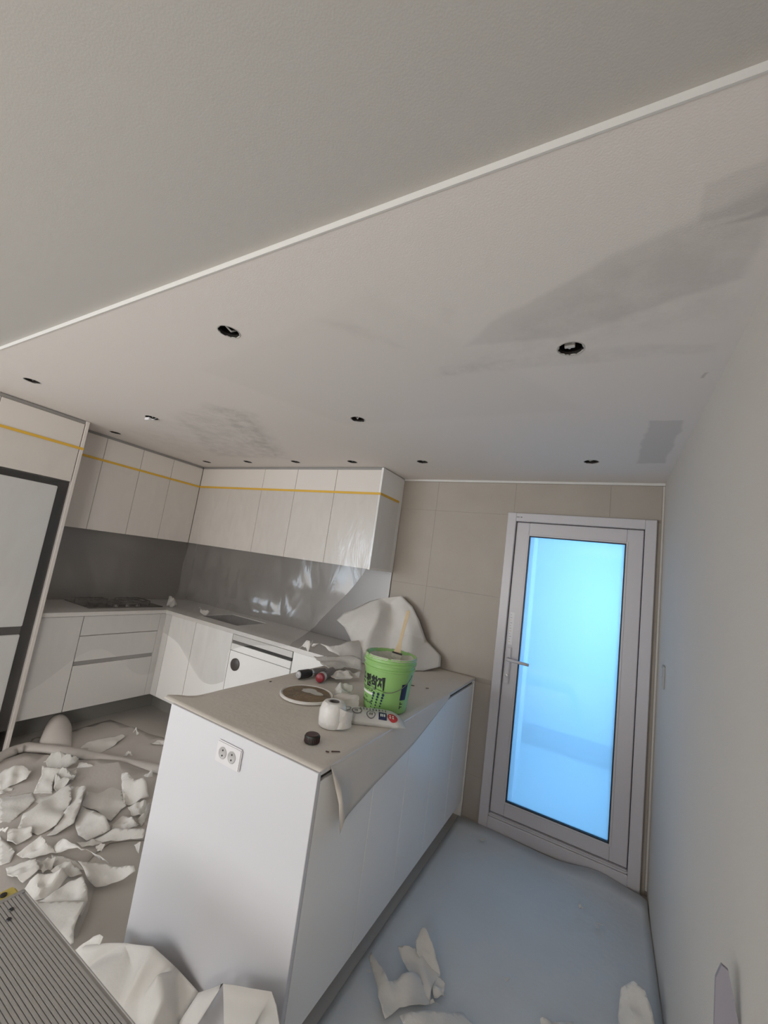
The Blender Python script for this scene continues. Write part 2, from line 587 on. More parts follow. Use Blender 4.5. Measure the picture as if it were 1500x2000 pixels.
# wall with the glass door
DX0, DX1, DZ = -0.924, -0.034, 2.063
wb = struct(boxes('wall_back', [(XL - 0.1, DX0 + 0.004, 0.0012, 0.16, 0, H + 0.02), (DX1 - 0.004, 0.1, 0.0012, 0.16, 0, H + 0.02),
                                (DX0 + 0.004, DX1 - 0.004, 0.0012, 0.16, DZ - 0.004, H + 0.02)], M['grout']), 'beige-grey tiled wall')
for (x0, x1, z0, z1) in [
    (-2.09, -1.49, 2.05, 2.283), (-1.49, -0.89, 2.05, 2.283), (-0.89, -0.29, 2.068, 2.283), (-0.29, -0.012, 2.068, 2.283),
    (-1.795, -1.49, 1.455, 2.05), (-1.49, DX0, 1.455, 2.05), (-0.033, -0.012, 1.455, 2.05),
    (-1.795, -1.49, 0.89, 1.455), (-1.49, DX0, 0.89, 1.455), (-0.033, -0.012, 0.86, 1.455),
    (-1.04, DX0, 0.265, 0.86), (-0.033, -0.012, 0.265, 0.86), (-1.04, DX0, 0.0, 0.265), (-0.033, -0.012, 0.0, 0.265)]:
    g = 0.0008
    box('tile', x0 + g, x1 - g, -0.0002, 0.0011, z0 + g, z1 - g, M['tile'], wb, bevel=0.0004)
struct(box('wall_left', XL - 0.1, XL, -2.62, 0.0, 0.0, H + 0.02, M['wallwhite'], bevel=0), 'wall behind the drawers')
struct(boxes('wall_side', [(-5.7, XL, -2.62, -2.54, 0, H2), (-5.8, -5.7, -6.6, -2.54, 0, H2)], M['wallwhite']), 'living-room wall beyond the fridge housing')
WX0, WX1 = -5.6, -1.95
struct(boxes('wall_rear', [(-5.7, WX0, -6.7, -6.6, 0, H2), (WX1, 0.1, -6.7, -6.6, 0, H2), (WX0, WX1, -6.7, -6.6, 0, 0.3), (WX0, WX1, -6.7, -6.6, 2.2, H2)], M['wallwhite']), 'wall with the balcony window')
w1 = struct(boxes('window_1', [(WX0, WX1, -6.68, -6.62, 0.3, 0.36), (WX0, WX1, -6.68, -6.62, 2.14, 2.2), (WX0, WX0 + 0.06, -6.68, -6.62, 0.3, 2.2), (WX1 - 0.06, WX1, -6.68, -6.62, 0.3, 2.2),
                               (-4.53, -4.47, -6.68, -6.62, 0.3, 2.2), (-3.23, -3.17, -6.68, -6.62, 0.3, 2.2)], M['pvc']), 'white framed balcony window')
for a, b in ((WX0 + 0.06, -4.53), (-4.47, -3.23), (-3.17, WX1 - 0.06)):
    box('window_pane', a, b, -6.655, -6.645, 0.36, 2.14, M['glass'], w1, bevel=0)
d2 = struct(boxes('door_2', [(-1.60, -1.53, -6.6, -6.57, 0, 2.08), (-0.77, -0.70, -6.6, -6.57, 0, 2.08), (-1.60, -0.70, -6.6, -6.57, 2.01, 2.08)], M['trim']), 'white cased room door behind the camera')
box('door_leaf', -1.53, -0.77, -6.6, -6.585, 0.005, 2.01, M['cab'], d2)
# utility room seen blurred through the frosted glass
struct(boxes('wall_utility', [(0.5, 0.6, 0.16, 1.8, 0, 0.85), (0.5, 0.6, 0.16, 1.8, 2.15, 2.95), (0.5, 0.6, 0.16, 0.3, 0.85, 2.15), (0.5, 0.6, 1.6, 1.8, 0.85, 2.15),
                              (-1.75, -1.65, 0.16, 1.8, 0, 2.95), (-1.65, 0.5, 1.7, 1.8, 0, 2.3), (-1.65, 0.5, 1.7, 1.8, 2.9, 2.95), (-1.65, -1.4, 1.7, 1.8, 2.3, 2.9), (0.4, 0.5, 1.7, 1.8, 2.3, 2.9), (-1.75, 0.6, 0.16, 1.8, 2.95, 3.05), (-1.75, 0.6, 0.06, 0.16, 2.32, 3.05)], M['wallwhite']), 'white utility-room walls behind the glass door')  # high opening in the far wall is unseen, added to let in more sky light
struct(box('baseboard_utility', -1.65, 0.5, 1.685, 1.7, 0.0, 0.20, M['utilbase'], bevel=0), 'dark skirting of the utility room')
struct(box('wall_utility_pier', -1.05, -0.80, 0.42, 0.62, 0.0, 2.4, M['pier'], bevel=0), 'white pier in the utility room')
struct(box('floor_utility', -1.75, 0.6, 0.16, 1.8, -0.1, 0.0, M['utilfloor'], bevel=0), 'pale utility-room floor')

# ------------------------------------------------------------------ glass door
d = bpy.data.objects.new('door_1', None)
COL.objects.link(d)
d.location = (-0.479, 0, 0)
struct(d, 'white framed utility door with frosted blue glass')


def frame(name, x0, x1, z0, z1, w, y0, y1, m, parent, wb_=None, bevel=0.003, wt=None):
    wb_ = w if wb_ is None else wb_
    wt = w if wt is None else wt
    return boxes(name, [(x0, x0 + w, y0, y1, z0, z1), (x1 - w, x1, y0, y1, z0, z1), (x0 + w - 0.001, x1 - w + 0.001, y0, y1, z1 - wt, z1), (x0 + w - 0.001, x1 - w + 0.001, y0, y1, z0, z0 + wb_)], m, parent, bevel)


frame('door_frame', DX0, DX1, 0.0, DZ, 0.060, -0.028, 0.14, M['pvc'], d, 0.075, 0.004)
frame('door_stop', DX0 + 0.05, DX1 - 0.05, 0.05, DZ - 0.05, 0.035, 0.052, 0.10, M['pvc'], d, 0.07, 0)
box('threshold', DX0 + 0.06, DX1 - 0.06, -0.022, 0.06, 0.073, 0.094, M['pvc'], d, 0.006, 2)
sash = frame('door_leaf', DX0 + 0.064, DX1 - 0.064, 0.098, DZ - 0.064, 0.088, -0.006, 0.05, M['pvc'], d, 0.082, 0.004)
frame('glazing_bead', DX0 + 0.143, DX1 - 0.143, 0.172, DZ - 0.144, 0.012, -0.0085, 0.02, M['pvc'], sash, None, 0.002)
frame('gasket', DX0 + 0.1515, DX1 - 0.1515, 0.1795, DZ - 0.1515, 0.010, -0.0045, 0.022, M['gasket'], sash, None, 0)
box('glass_pane', DX0 + 0.158, DX1 - 0.158, 0.014, 0.018, 0.186, DZ - 0.158, M['frost'], sash, 0)
hx = -0.832
lp = box('lock_plate', hx - 0.017, hx + 0.017, -0.018, -0.006, 0.90, 1.14, M['pvc'], sash, 0.010, 3)
lathe('key_cylinder', [(0.0, 0), (0.010, 0), (0.010, 0.010), (0.0, 0.011)], M['chrome'], lp, (hx, -0.018, 0.955), 20, (0, -1, 0))
tube('door_handle', [(hx, -0.018, 1.062), (hx, -0.050, 1.062), (hx + 0.012, -0.060, 1.062), (hx + 0.14, -0.062, 1.058)], [0.011, 0.011, 0.011, 0.009], M['pvc'], lp, 12)
st = box('sticker', -0.868 + 0.022, -0.868 + 0.050, -0.0072, -0.006, 1.155, 1.37, M['outlet'], sash, 0)
for i in range(11):
    z = 1.17 + i * 0.018
    box('sticker_print', -0.843, -0.843 + 0.006 + 0.012 * rnd.random(), -0.0077, -0.0071, z, z + 0.005, M['outlethole'] if i % 4 else M['wood'], st, 0)
mk = box('brand_mark', -0.862, -0.842, -0.0288, -0.0278, 2.030, 2.035, M['toolgrey'], d, 0)
box('brand_mark', -0.835, -0.824, -0.0288, -0.0278, 2.029, 2.036, M['toolgrey'], d, 0)

# ------------------------------------------------------------------ fridge and its housing
FX = -3.65
hs = thing('fridge_housing', 'tall cream housing with overhead cabinet around the fridge', 'cabinet', (-3.96, -2.05, 0))
box('side_panel', XL + 0.005, FX, -1.562, -1.540, 0.0, H - 0.003, M['cab'], hs, 0.002)
box('side_panel', XL + 0.005, FX, -2.535, -2.513, 0.0, H - 0.003, M['cab'], hs, 0.002)
box('cabinet_body', XL + 0.005, FX - 0.025, -2.513, -1.562, 1.85, 2.27, M['cab'], hs, 0)
for a, b in ((-2.510, -2.040), (-2.037, -1.567)):
    box('door', FX - 0.022, FX - 0.004, a, b, 1.842, 2.272, M['cab'], hs, 0.002)
box('top_filler', FX - 0.06, FX - 0.012, -2.513, -1.562, 2.274, H - 0.004, M['shadow'], hs, 0)
box('back_panel', XL + 0.004, XL + 0.012, -2.513, -1.562, 0.0, 1.85, M['dark'], hs, 0)
boxes('reveal', [(XL + 0.02, FX - 0.03, -1.568, -1.5625, 0.0, 1.842), (XL + 0.02, FX - 0.03, -2.512, -1.568, 1.836, 1.8415)], M['dark'], hs)
fr = thing('fridge', 'white glass four-door fridge set in the dark recess', 'fridge', (-3.96, -2.06, 0))
box('body', XL + 0.03, FX - 0.075, -2.475, -1.645, 0.03, 1.785, M['dark'], fr, 0.004)
for a, b in ((-2.475, -2.062), (-2.056, -1.632)):
    box('upper_door', FX - 0.07, FX - 0.008, a, b, 0.828, 1.792, M['fridge'], fr, 0.004, 2)
    box('lower_door', FX - 0.07, FX - 0.008, a, b, 0.09, 0.774, M['fridge'], fr, 0.004, 2)
box('handle_groove', FX - 0.068, FX - 0.022, -2.475, -1.632, 0.775, 0.827, M['dark'], fr, 0)
for yf_ in (-2.44, -1.70):
    box('foot', FX - 0.12, FX - 0.09, yf_, yf_ + 0.03, 0.0, 0.03, M['dark'], fr, 0)

# ------------------------------------------------------------------ wall cabinets
ZU0, ZU1 = 1.521, 2.278
UX = -3.921
UY = -0.367
seams_l = [-1.536, -1.278, -0.975, -0.686, UY]
lab_l = ['cream wall cabinet next to the fridge housing', 'cream wall cabinet second from the fridge housing, over the drawers',
         'cream wall cabinet over the cooktop middle, third from fridge housing', 'cream wall cabinet at the inner corner above the cooktop']
for i in range(4):
    a, b = seams_l[i], seams_l[i + 1]
    t = thing('wall_cabinet', lab_l[i], 'cabinet', (-4.1, (a + b) / 2, ZU0))
    b2 = b if i < 3 else -0.002
    box('body', XL + 0.003, UX - 0.021, a + 0.0005, b2 - 0.0005, ZU0 + 0.004, ZU1, M['cab'], t, 0)
    box('door', UX - 0.019, UX, a + 0.0018, b - 0.0018, ZU0, ZU1, M['cab'], t, 0.0015)
seams_b = [UX, -3.046, -2.653, -2.232, -1.818]
lab_b = ['wide cream wall cabinet beside the inner corner above the sink', 'narrow cream wall cabinet right of the wide blank one',
         'cream wall cabinet between the narrow one and the end cabinet', 'cream end wall cabinet before the tiled wall']
for i in range(4):
    a, b = seams_b[i], seams_b[i + 1]
    t = thing('wall_cabinet', lab_b[i], 'cabinet', ((a + b) / 2, -0.18, ZU0))
    box('body', a + 0.0005 + (0.001 if i == 0 else 0), b - 0.0005, UY + 0.021, -0.003, ZU0 + 0.004, ZU1, M['cab'], t, 0)
    box('door', a + 0.0018 + (0.002 if i == 0 else 0), b - 0.0018, UY, UY + 0.019, ZU0, ZU1, M['cab'], t, 0.0015)
    if i == 3:
        box('end_panel', -1.8175, -1.799, UY - 0.004, -0.002, ZU0 - 0.002, ZU1 + 0.016, M['white'], t, 0.0015)
struct(box('trim_4', UX - 0.02, UX - 0.006, -1.538, UY, ZU1 + 0.001, H - 0.002, M['shadow'], bevel=0), 'dark filler above the wall cabinets by the fridge')
struct(box('trim_5', UX - 0.006, -1.819, UY + 0.006, UY + 0.02, ZU1 + 0.001, H - 0.002, M['shadow'], bevel=0), 'dark filler above the wall cabinets over the sink')

# backsplash
tag(box('backsplash_panel', XL + 0.001, XL + 0.009, -1.538, -0.010, 0.907, ZU0 + 0.003, M['splash'], bevel=0.001), 'dark slate backsplash panel behind the cooktop', 'backsplash')
tag(box('backsplash_panel', XL + 0.010, -1.80, -0.009, -0.001, 0.907, ZU0 + 0.003, M['splash'], bevel=0.001), 'long slate backsplash panel behind the sink', 'backsplash')

# ------------------------------------------------------------------ base cabinets
BX = -3.700
BY = -0.592
ZB0, ZB1 = 0.180, 0.872
t = thing('base_cabinet', 'plain pale base cabinet next to the fridge housing', 'cabinet', (-3.98, -1.39, 0))
box('body', XL + 0.003, BX - 0.021, -1.536, -1.252, ZB0, 0.876, M['base'], t, 0)
box('door', BX - 0.02, BX, -1.534, -1.254, ZB0, ZB1, M['base'], t, 0.0015)
t = thing('drawer_cabinet', 'pale drawer cabinet under the cooktop with dark grip slot', 'cabinet', (-3.98, -0.93, 0))
box('body', XL + 0.003, BX - 0.021, -1.250, -0.640, ZB0, 0.876, M['base'], t, 0)
box('drawer_front', BX - 0.02, BX, -1.248, -0.644, 0.728, ZB1, M['base'], t, 0.0015)
box('drawer_front', BX - 0.02, BX, -1.248, -0.644, 0.538, 0.722, M['base'], t, 0.0015)
box('drawer_front', BX - 0.02, BX, -1.248, -0.644, ZB0, 0.506, M['base'], t, 0.0015)
box('grip_slot', BX - 0.0205, BX - 0.012, -1.246, -0.646, 0.507, 0.537, M['shadow'], t, 0)
t = thing('corner_cabinet', 'pale corner base cabinet between drawers and sink', 'cabinet', (-3.9, -0.3, 0))
box('body', XL + 0.003, BX - 0.021, -0.638, -0.003, ZB0, 0.876, M['base'], t, 0)
box('filler', BX - 0.02, BX, -0.642, BY, ZB0, ZB1, M['base'], t, 0.001)
box('filler', BX - 0.02, -3.623, BY, BY + 0.02, ZB0, ZB1, M['base'], t, 0.001)
for (a, b, lab) in ((-3.621, -3.281, 'white base cabinet under the sink beside the inner corner'), (-3.279, -2.822, 'wider white base cabinet between sink corner and dishwasher'),
                    (-2.193, -1.835, 'white base cabinet between dishwasher and peninsula')):
    t = thing('base_cabinet', lab, 'cabinet', ((a + b) / 2, -0.3, 0))
    box('body', a, b, BY + 0.021, -0.003, ZB0, 0.70 if a < -2.3 else 0.876, M['base'], t, 0)
    box('door', a + 0.002, b - 0.002, BY, BY + 0.02, ZB0, ZB1, M['white'], t, 0.0015)
t = thing('dishwasher', 'built-in white dishwasher with dark grip slot and round dark knob', 'dishwasher', (-2.507, -0.3, 0))
box('body', -2.818, -2.197, BY + 0.021, -0.003, 0.03, 0.872, M['base'], t, 0)
box('door', -2.816, -2.199, BY - 0.004, BY + 0.02, ZB0, 0.748, M['white'], t, 0.003)
box('control_panel', -2.816, -2.199, BY - 0.004, BY + 0.02, 0.752, 0.803, M['white'], t, 0.002)
box('grip_slot', -2.814, -2.201, BY + 0.004, BY + 0.019, 0.804, 0.826, M['dark'], t, 0)
box('top_rail', -2.816, -2.199, BY - 0.002, BY + 0.02, 0.827, 0.87, M['base'], t, 0.001)
lathe('knob', [(0.0, 0), (0.046, 0), (0.046, 0.008), (0.036, 0.012), (0.0, 0.012)], M['knob'], t, (-2.735, BY - 0.004, 0.657), 28, (0, -1, 0))
struct(box('baseboard_left', -3.90, -3.885, -1.538, -0.42, 0.0, ZB0, M['toe'], bevel=0), 'grey toe kick under the drawers')
struct(box('baseboard_back', -3.884, -1.815, -0.432, -0.418, 0.0, ZB0, M['toe'], bevel=0), 'grey toe kick under the sink cabinets')

# L-shaped worktop with the sink cut-out
ZW0, ZW1 = 0.877, 0.906
SX0, SX1, SY0, SY1 = -3.40, -2.93, -0.47, -0.12
wt = tag(boxes('worktop', [(XL + 0.002, -3.686, -1.538, -0.001, ZW0, ZW1), (-3.686, SX0, -0.607, -0.001, ZW0, ZW1), (SX1, -1.815, -0.607, -0.001, ZW0, ZW1),
                           (SX0, SX1, -0.607, SY0, ZW0, ZW1), (SX0, SX1, SY1, -0.001, ZW0, ZW1)], M['worktop']), 'pale L-shaped quartz worktop around the kitchen corner', 'worktop')
sk = thing('sink', 'dark steel sink basin set in the worktop', 'sink', ((SX0 + SX1) / 2, (SY0 + SY1) / 2, 0.72))
boxes('basin', [(SX0 + 0.001, SX0 + 0.004, SY0 + 0.001, SY1 - 0.001, 0.722, 0.90), (SX1 - 0.004, SX1 - 0.001, SY0 + 0.001, SY1 - 0.001, 0.722, 0.90), (SX0 + 0.004, SX1 - 0.004, SY0 + 0.001, SY0 + 0.004, 0.722, 0.90),
                (SX0 + 0.004, SX1 - 0.004, SY1 - 0.004, SY1 - 0.001, 0.722, 0.90), (SX0 + 0.001, SX1 - 0.001, SY0 + 0.001, SY1 - 0.001, 0.718, 0.722)], M['steel'], sk)
lathe('drain', [(0.0, 0), (0.045, 0), (0.045, 0.004), (0.03, 0.002), (0.0, 0.002)], M['dark'], sk, ((SX0 + SX1) / 2, (SY0 + SY1) / 2, 0.7225), 24)

# gas cooktop
ct = thing('cooktop', 'black gas cooktop with three pan supports on the worktop', 'cooktop', (-4.03, -0.86, ZW1))
box('glass_plate', -4.24, -3.83, -1.17, -0.55, ZW1, ZW1 + 0.008, M['hob'], ct, 0.003)
for (cx, cy, r) in ((-4.07, -1.02, 0.05), (-3.93, -0.86, 0.035), (-4.07, -0.70, 0.05)):
    bnr = lathe('burner', [(0.0, 0), (r, 0), (r, 0.012), (r * 0.7, 0.016), (r * 0.66, 0.022), (0.0, 0.023)], M['iron'], ct, (cx, cy, ZW1 + 0.008), 24)
    s = r + 0.055
    bm = bmesh.new()
    bm_box(bm, cx - s, cx + s, cy - 0.004, cy + 0.004, ZW1 + 0.032, ZW1 + 0.042)
    bm_box(bm, cx - 0.004, cx + 0.004, cy - s, cy + s, ZW1 + 0.032, ZW1 + 0.042)
    for (a, b, c, e) in ((-s, s, -s, -s + 0.008), (-s, s, s - 0.008, s), (-s, -s + 0.008, -s, s), (s - 0.008, s, -s, s)):
        bm_box(bm, cx + a, cx + b, cy + c, cy + e, ZW1 + 0.028, ZW1 + 0.038)
    for (a, b) in ((-s, -s), (-s, s - 0.008), (s - 0.008, -s), (s - 0.008, s - 0.008)):
        bm_box(bm, cx + a, cx + a + 0.008, cy + b, cy + b + 0.008, ZW1 + 0.008, ZW1 + 0.03)
    bm_obj('pan_support', bm, M['iron'], ct)
for i in range(3):
    lathe('knob', [(0.0, 0), (0.016, 0), (0.014, 0.016), (0.0, 0.017)], M['toolgrey'], ct, (-3.86, -0.95 + i * 0.09, ZW1 + 0.008), 18)

# ------------------------------------------------------------------ peninsula
PX0, PX1, PY0, PZ = -1.809, -1.044, -1.778, 0.882
tag(box('end_panel', PX0, PX1 + 0.002, PY0, PY0 + 0.018, 0.0, PZ - 0.002, M['endwhite'], bevel=0.0015), 'bright white end panel of the peninsula facing the living room', 'panel')
tag(box('peninsula_worktop', PX0 - 0.004, PX1 + 0.002, PY0 + 0.0185, -0.002, PZ - 0.014, PZ, M['worktop'], bevel=0.001), 'white worktop of the peninsula under the cover paper', 'worktop')
seams_p = [-1.756, -1.368, -1.042, -0.70, -0.36, -0.026]
lab_p = ['peninsula cabinet next to the bright end panel', 'peninsula cabinet second from the bright end panel', 'peninsula cabinet in the middle of the row',
         'peninsula cabinet second from the tiled wall', 'peninsula cabinet next to the tiled wall']
for i in range(5):
    a, b = seams_p[i], seams_p[i + 1]
    t = thing('base_cabinet', 'white ' + lab_p[i], 'cabinet', (-1.43, (a + b) / 2, 0))
    box('body', PX0 + 0.002, PX1 - 0.021, a + 0.001, b - 0.001, 0.094, PZ - 0.016, M['white'], t, 0)
    box('door', PX1 - 0.019, PX1, a + 0.0015, b - 0.0015, 0.092, 0.848, M['white'], t, 0.0015)
    box('grip_slot', PX1 - 0.0205, PX1 - 0.012, a + 0.0015, b - 0.0015, 0.849, PZ - 0.0165, M['dark'], t, 0)
tag(box('filler_panel', PX1 - 0.05, PX1 + 0.004, -0.0235, -0.003, 0.0, PZ - 0.016, M['white'], bevel=0.001), 'thin white filler panel between peninsula and tiled wall', 'panel')
struct(box('baseboard_peninsula', PX0 + 0.03, PX1 - 0.05, PY0 + 0.019, -0.03, 0.0, 0.0925, M['toe'], bevel=0), 'recessed grey toe kick of the peninsula')

ol = thing('power_outlet', 'white double power outlet on the peninsula end panel', 'outlet', (-1.436, PY0, 0.805))
box('plate', -1.500, -1.372, PY0 - 0.009, PY0 - 0.0003, 0.768, 0.843, M['outlet'], ol, 0.004, 2)
for x in (-1.463, -1.415):
    sk_ = lathe('socket', [(0.0, 0.0), (0.0185, 0.0), (0.0205, 0.0015), (0.0185, 0.003), (0.016, 0.0012), (0.0, 0.001)], M['outlethole'], ol, (x, PY0 - 0.0085, 0.806), 24, (0, -1, 0))
    for dz in (-0.009, 0.009):
        lathe('pin_hole', [(0.0, 0), (0.003, 0), (0.003, 0.0015), (0, 0.0016)], M['black'], sk_, (x, PY0 - 0.0095, 0.806 + dz), 10, (0, -1, 0))
sw = thing('wall_switch', 'slim white switch plate on the right wall near the door', 'switch', (0, -0.325, 1.2))
box('plate', -0.009, -0.0003, -0.362, -0.288, 1.145, 1.255, M['switch'], sw, 0.003, 2)
for z0 in (1.155, 1.203):
    box('rocker', -0.012, -0.008, -0.352, -0.298, z0, z0 + 0.042, M['switch'], sw, 0.002)


# ------------------------------------------------------------------ sheets: generic grid and torn polygons
def grid(name, rows, m, parent=None, smooth=True, thick=0.0):
    n, k = len(rows), len(rows[0])
    vs = [v for r in rows for v in r]
    fs = [(i * k + j, i * k + j + 1, (i + 1) * k + j + 1, (i + 1) * k + j) for i in range(n - 1) for j in range(k - 1)]
    o = mesh_obj(name, vs, fs, m, parent, smooth)
    if thick:
        sd = o.modifiers.new('thickness', 'SOLIDIFY')
        sd.thickness = thick
        sd.offset = 0
    return o


CATS = {'floor_cover_sheet': 'cover sheet', 'wallpaper_scrap': 'paper scrap', 'wallpaper_bit': 'paper scrap', 'folded_paper_sheet': 'paper sheet',
        'paper_sheet': 'paper sheet', 'crumpled_cover_sheet': 'cover sheet', 'crumpled_paper': 'paper scrap'}


def torn_sheet(name, label, mode, pts, fold, grp, tone, extra, seed, base):
    """a torn sheet: outline with heights, interior interpolated and creased"""
    r = random.Random(seed)
    if mode.startswith('xy'):
        P = [((x, y), z) for (x, y, z) in pts]
        E = [((x, y), z) for (x, y, z) in extra]
    else:
        P = [((x, z), y) for (x, y, z) in pts]
        E = [((x, z), y) for (x, y, z) in extra]
    cx = sum(p[0][0] for p in P) / len(P)
    cy = sum(p[0][1] for p in P) / len(P)
    size = max(math.hypot(p[0][0] - cx, p[0][1] - cy) for p in P)
    # rounded outline with slightly ragged edge
    out = []
    n = len(P)
    for i in range(n):
        (a, ha), (b, hb) = P[i], P[(i + 1) % n]
        ln = math.hypot(b[0] - a[0], b[1] - a[1])
        k = max(2, min(10, int(ln / (size * 0.16)) + 1))
        for j in range(k):
            f = j / k
            q = [a[0] + (b[0] - a[0]) * f, a[1] + (b[1] - a[1]) * f]
            if j:
                jit = 0.014 * size
                q[0] += r.uniform(-jit, jit)
                q[1] += r.uniform(-jit, jit)
            out.append((Vector(q), ha + (hb - ha) * f))
    ctrl = [(Vector(c), h) for (c, h) in E]
    if not E:
        mean = sum(h for _, h in P) / n
        lowest = min(h for _, h in P)
        ctrl.append((Vector((cx, cy)), mean))

    def hgt(q):
        s = w = 0.0
        for c, h in out + ctrl * 4:
            d2 = (q - c).length_squared + (0.10 * size) ** 2
            wi = 1.0 / (d2 ** 1.7)
            s += h * wi
            w += wi
        return s / w

    if mode.endswith('f'):
        cs = [(Vector(c), h) for (c, h) in P] + [(Vector(c), h) for (c, h) in E]
        v, e, f, *_ = delaunay_2d_cdt([c for c, _ in cs], [(i, (i + 1) % n) for i in range(n)], [list(range(n))], 1, 1e-7)
        bm = bmesh.new()
        bv2 = []
        for q in v:
            h = min(cs, key=lambda t_: (t_[0] - q).length_squared)[1]
            bv2.append(bm.verts.new((q.x, q.y, h) if mode == 'xyf' else (q.x, h, q.y)))
        for t_ in f:
            bm.faces.new([bv2[i] for i in t_])
        bmesh.ops.subdivide_edges(bm, edges=bm.edges[:], cuts=4, use_grid_fill=True)
        for _ in range(2):
            bmesh.ops.smooth_vert(bm, verts=[w_ for w_ in bm.verts if not w_.is_boundary], factor=0.3, use_axis_x=True, use_axis_y=True, use_axis_z=True)
        for w_ in bm.verts:
            w_.co += Vector((0, 0, 1) if mode == 'xyf' else (0, -1, 0)) * fold * noise.noise(w_.co * (1.6 / size) + Vector((seed, 0, 0)))
            if mode == 'xyf':
                w_.co.z = max(base, w_.co.z)
            else:
                w_.co.z = max(0.909 if w_.co.x < -1.80 else 0.890, w_.co.z)
                w_.co.y = min(-0.004, w_.co.y)
        o = bm_obj(name, bm, M[('paper', 'paper1', 'paper2')[tone]], None, True)
        sd = o.modifiers.new('thickness', 'SOLIDIFY')
        sd.thickness = 0.0012
        sd.offset = 0
        tag(o, label, CATS[name], grp)
        return o
    verts = [v for v, _ in out]
    edges = [(i, (i + 1) % len(out)) for i in range(len(out))]
    st_ = size * 0.10
    minx, maxx = min(v.x for v in verts), max(v.x for v in verts)
    miny, maxy = min(v.y for v in verts), max(v.y for v in verts)
    y = miny
    row = 0
    while y < maxy:
        x = minx + (st_ * 0.5 if row % 2 else 0)
        while x < maxx:
            verts.append(Vector((x + r.uniform(-.2, .2) * st_, y + r.uniform(-.2, .2) * st_)))
            x += st_
        y += st_ * 0.87
        row += 1
    v, e, f, *_ = delaunay_2d_cdt(verts, edges, [list(range(len(out)))], 1, 1e-7)
    folds = [(Vector((cx + r.uniform(-.5, .5) * size, cy + r.uniform(-.5, .5) * size)), Vector((math.cos(t_), math.sin(t_)))) for t_ in [r.uniform(0, 6.28) for _ in range(3)]]
    vs = []
    bx = Vector((cx, cy))
    for q in v:
        h = hgt(q)
        c = 0.0
        for (p0, nn) in folds:
            c += max(0.0, 1.0 - abs((q - p0).dot(nn)) / (size * 0.28))
        h2 = fold * (c * 0.55 + 0.3 * noise.noise(Vector((q.x / size * 2.2 + seed, q.y / size * 2.2, seed * 0.37))))
        if mode == 'xy':
            vs.append((q.x, q.y, max(base, h + max(-0.4 * fold, h2))))
        else:
            vs.append((q.x, h - h2, q.y))
    zlow = min(p[2] for p in vs)
    if mode == 'xy':
        vs = [(a, b, c - (zlow - base) * max(0.0, 1.0 - (c - zlow) / 0.05)) for (a, b, c) in vs]
    m = M[('paper', 'paper1', 'paper2')[tone]]
    o = mesh_obj(name, vs, [tuple(t_) for t_ in f], m, None, True)
    try:
        o.data.set_sharp_from_angle(angle=math.radians(30))
    except Exception:
        pass
    sd = o.modifiers.new('thickness', 'SOLIDIFY')
    sd.thickness = 0.0012
    sd.offset = 1 if mode == 'xy' else 0
    tag(o, label, CATS[name], grp)
    return o


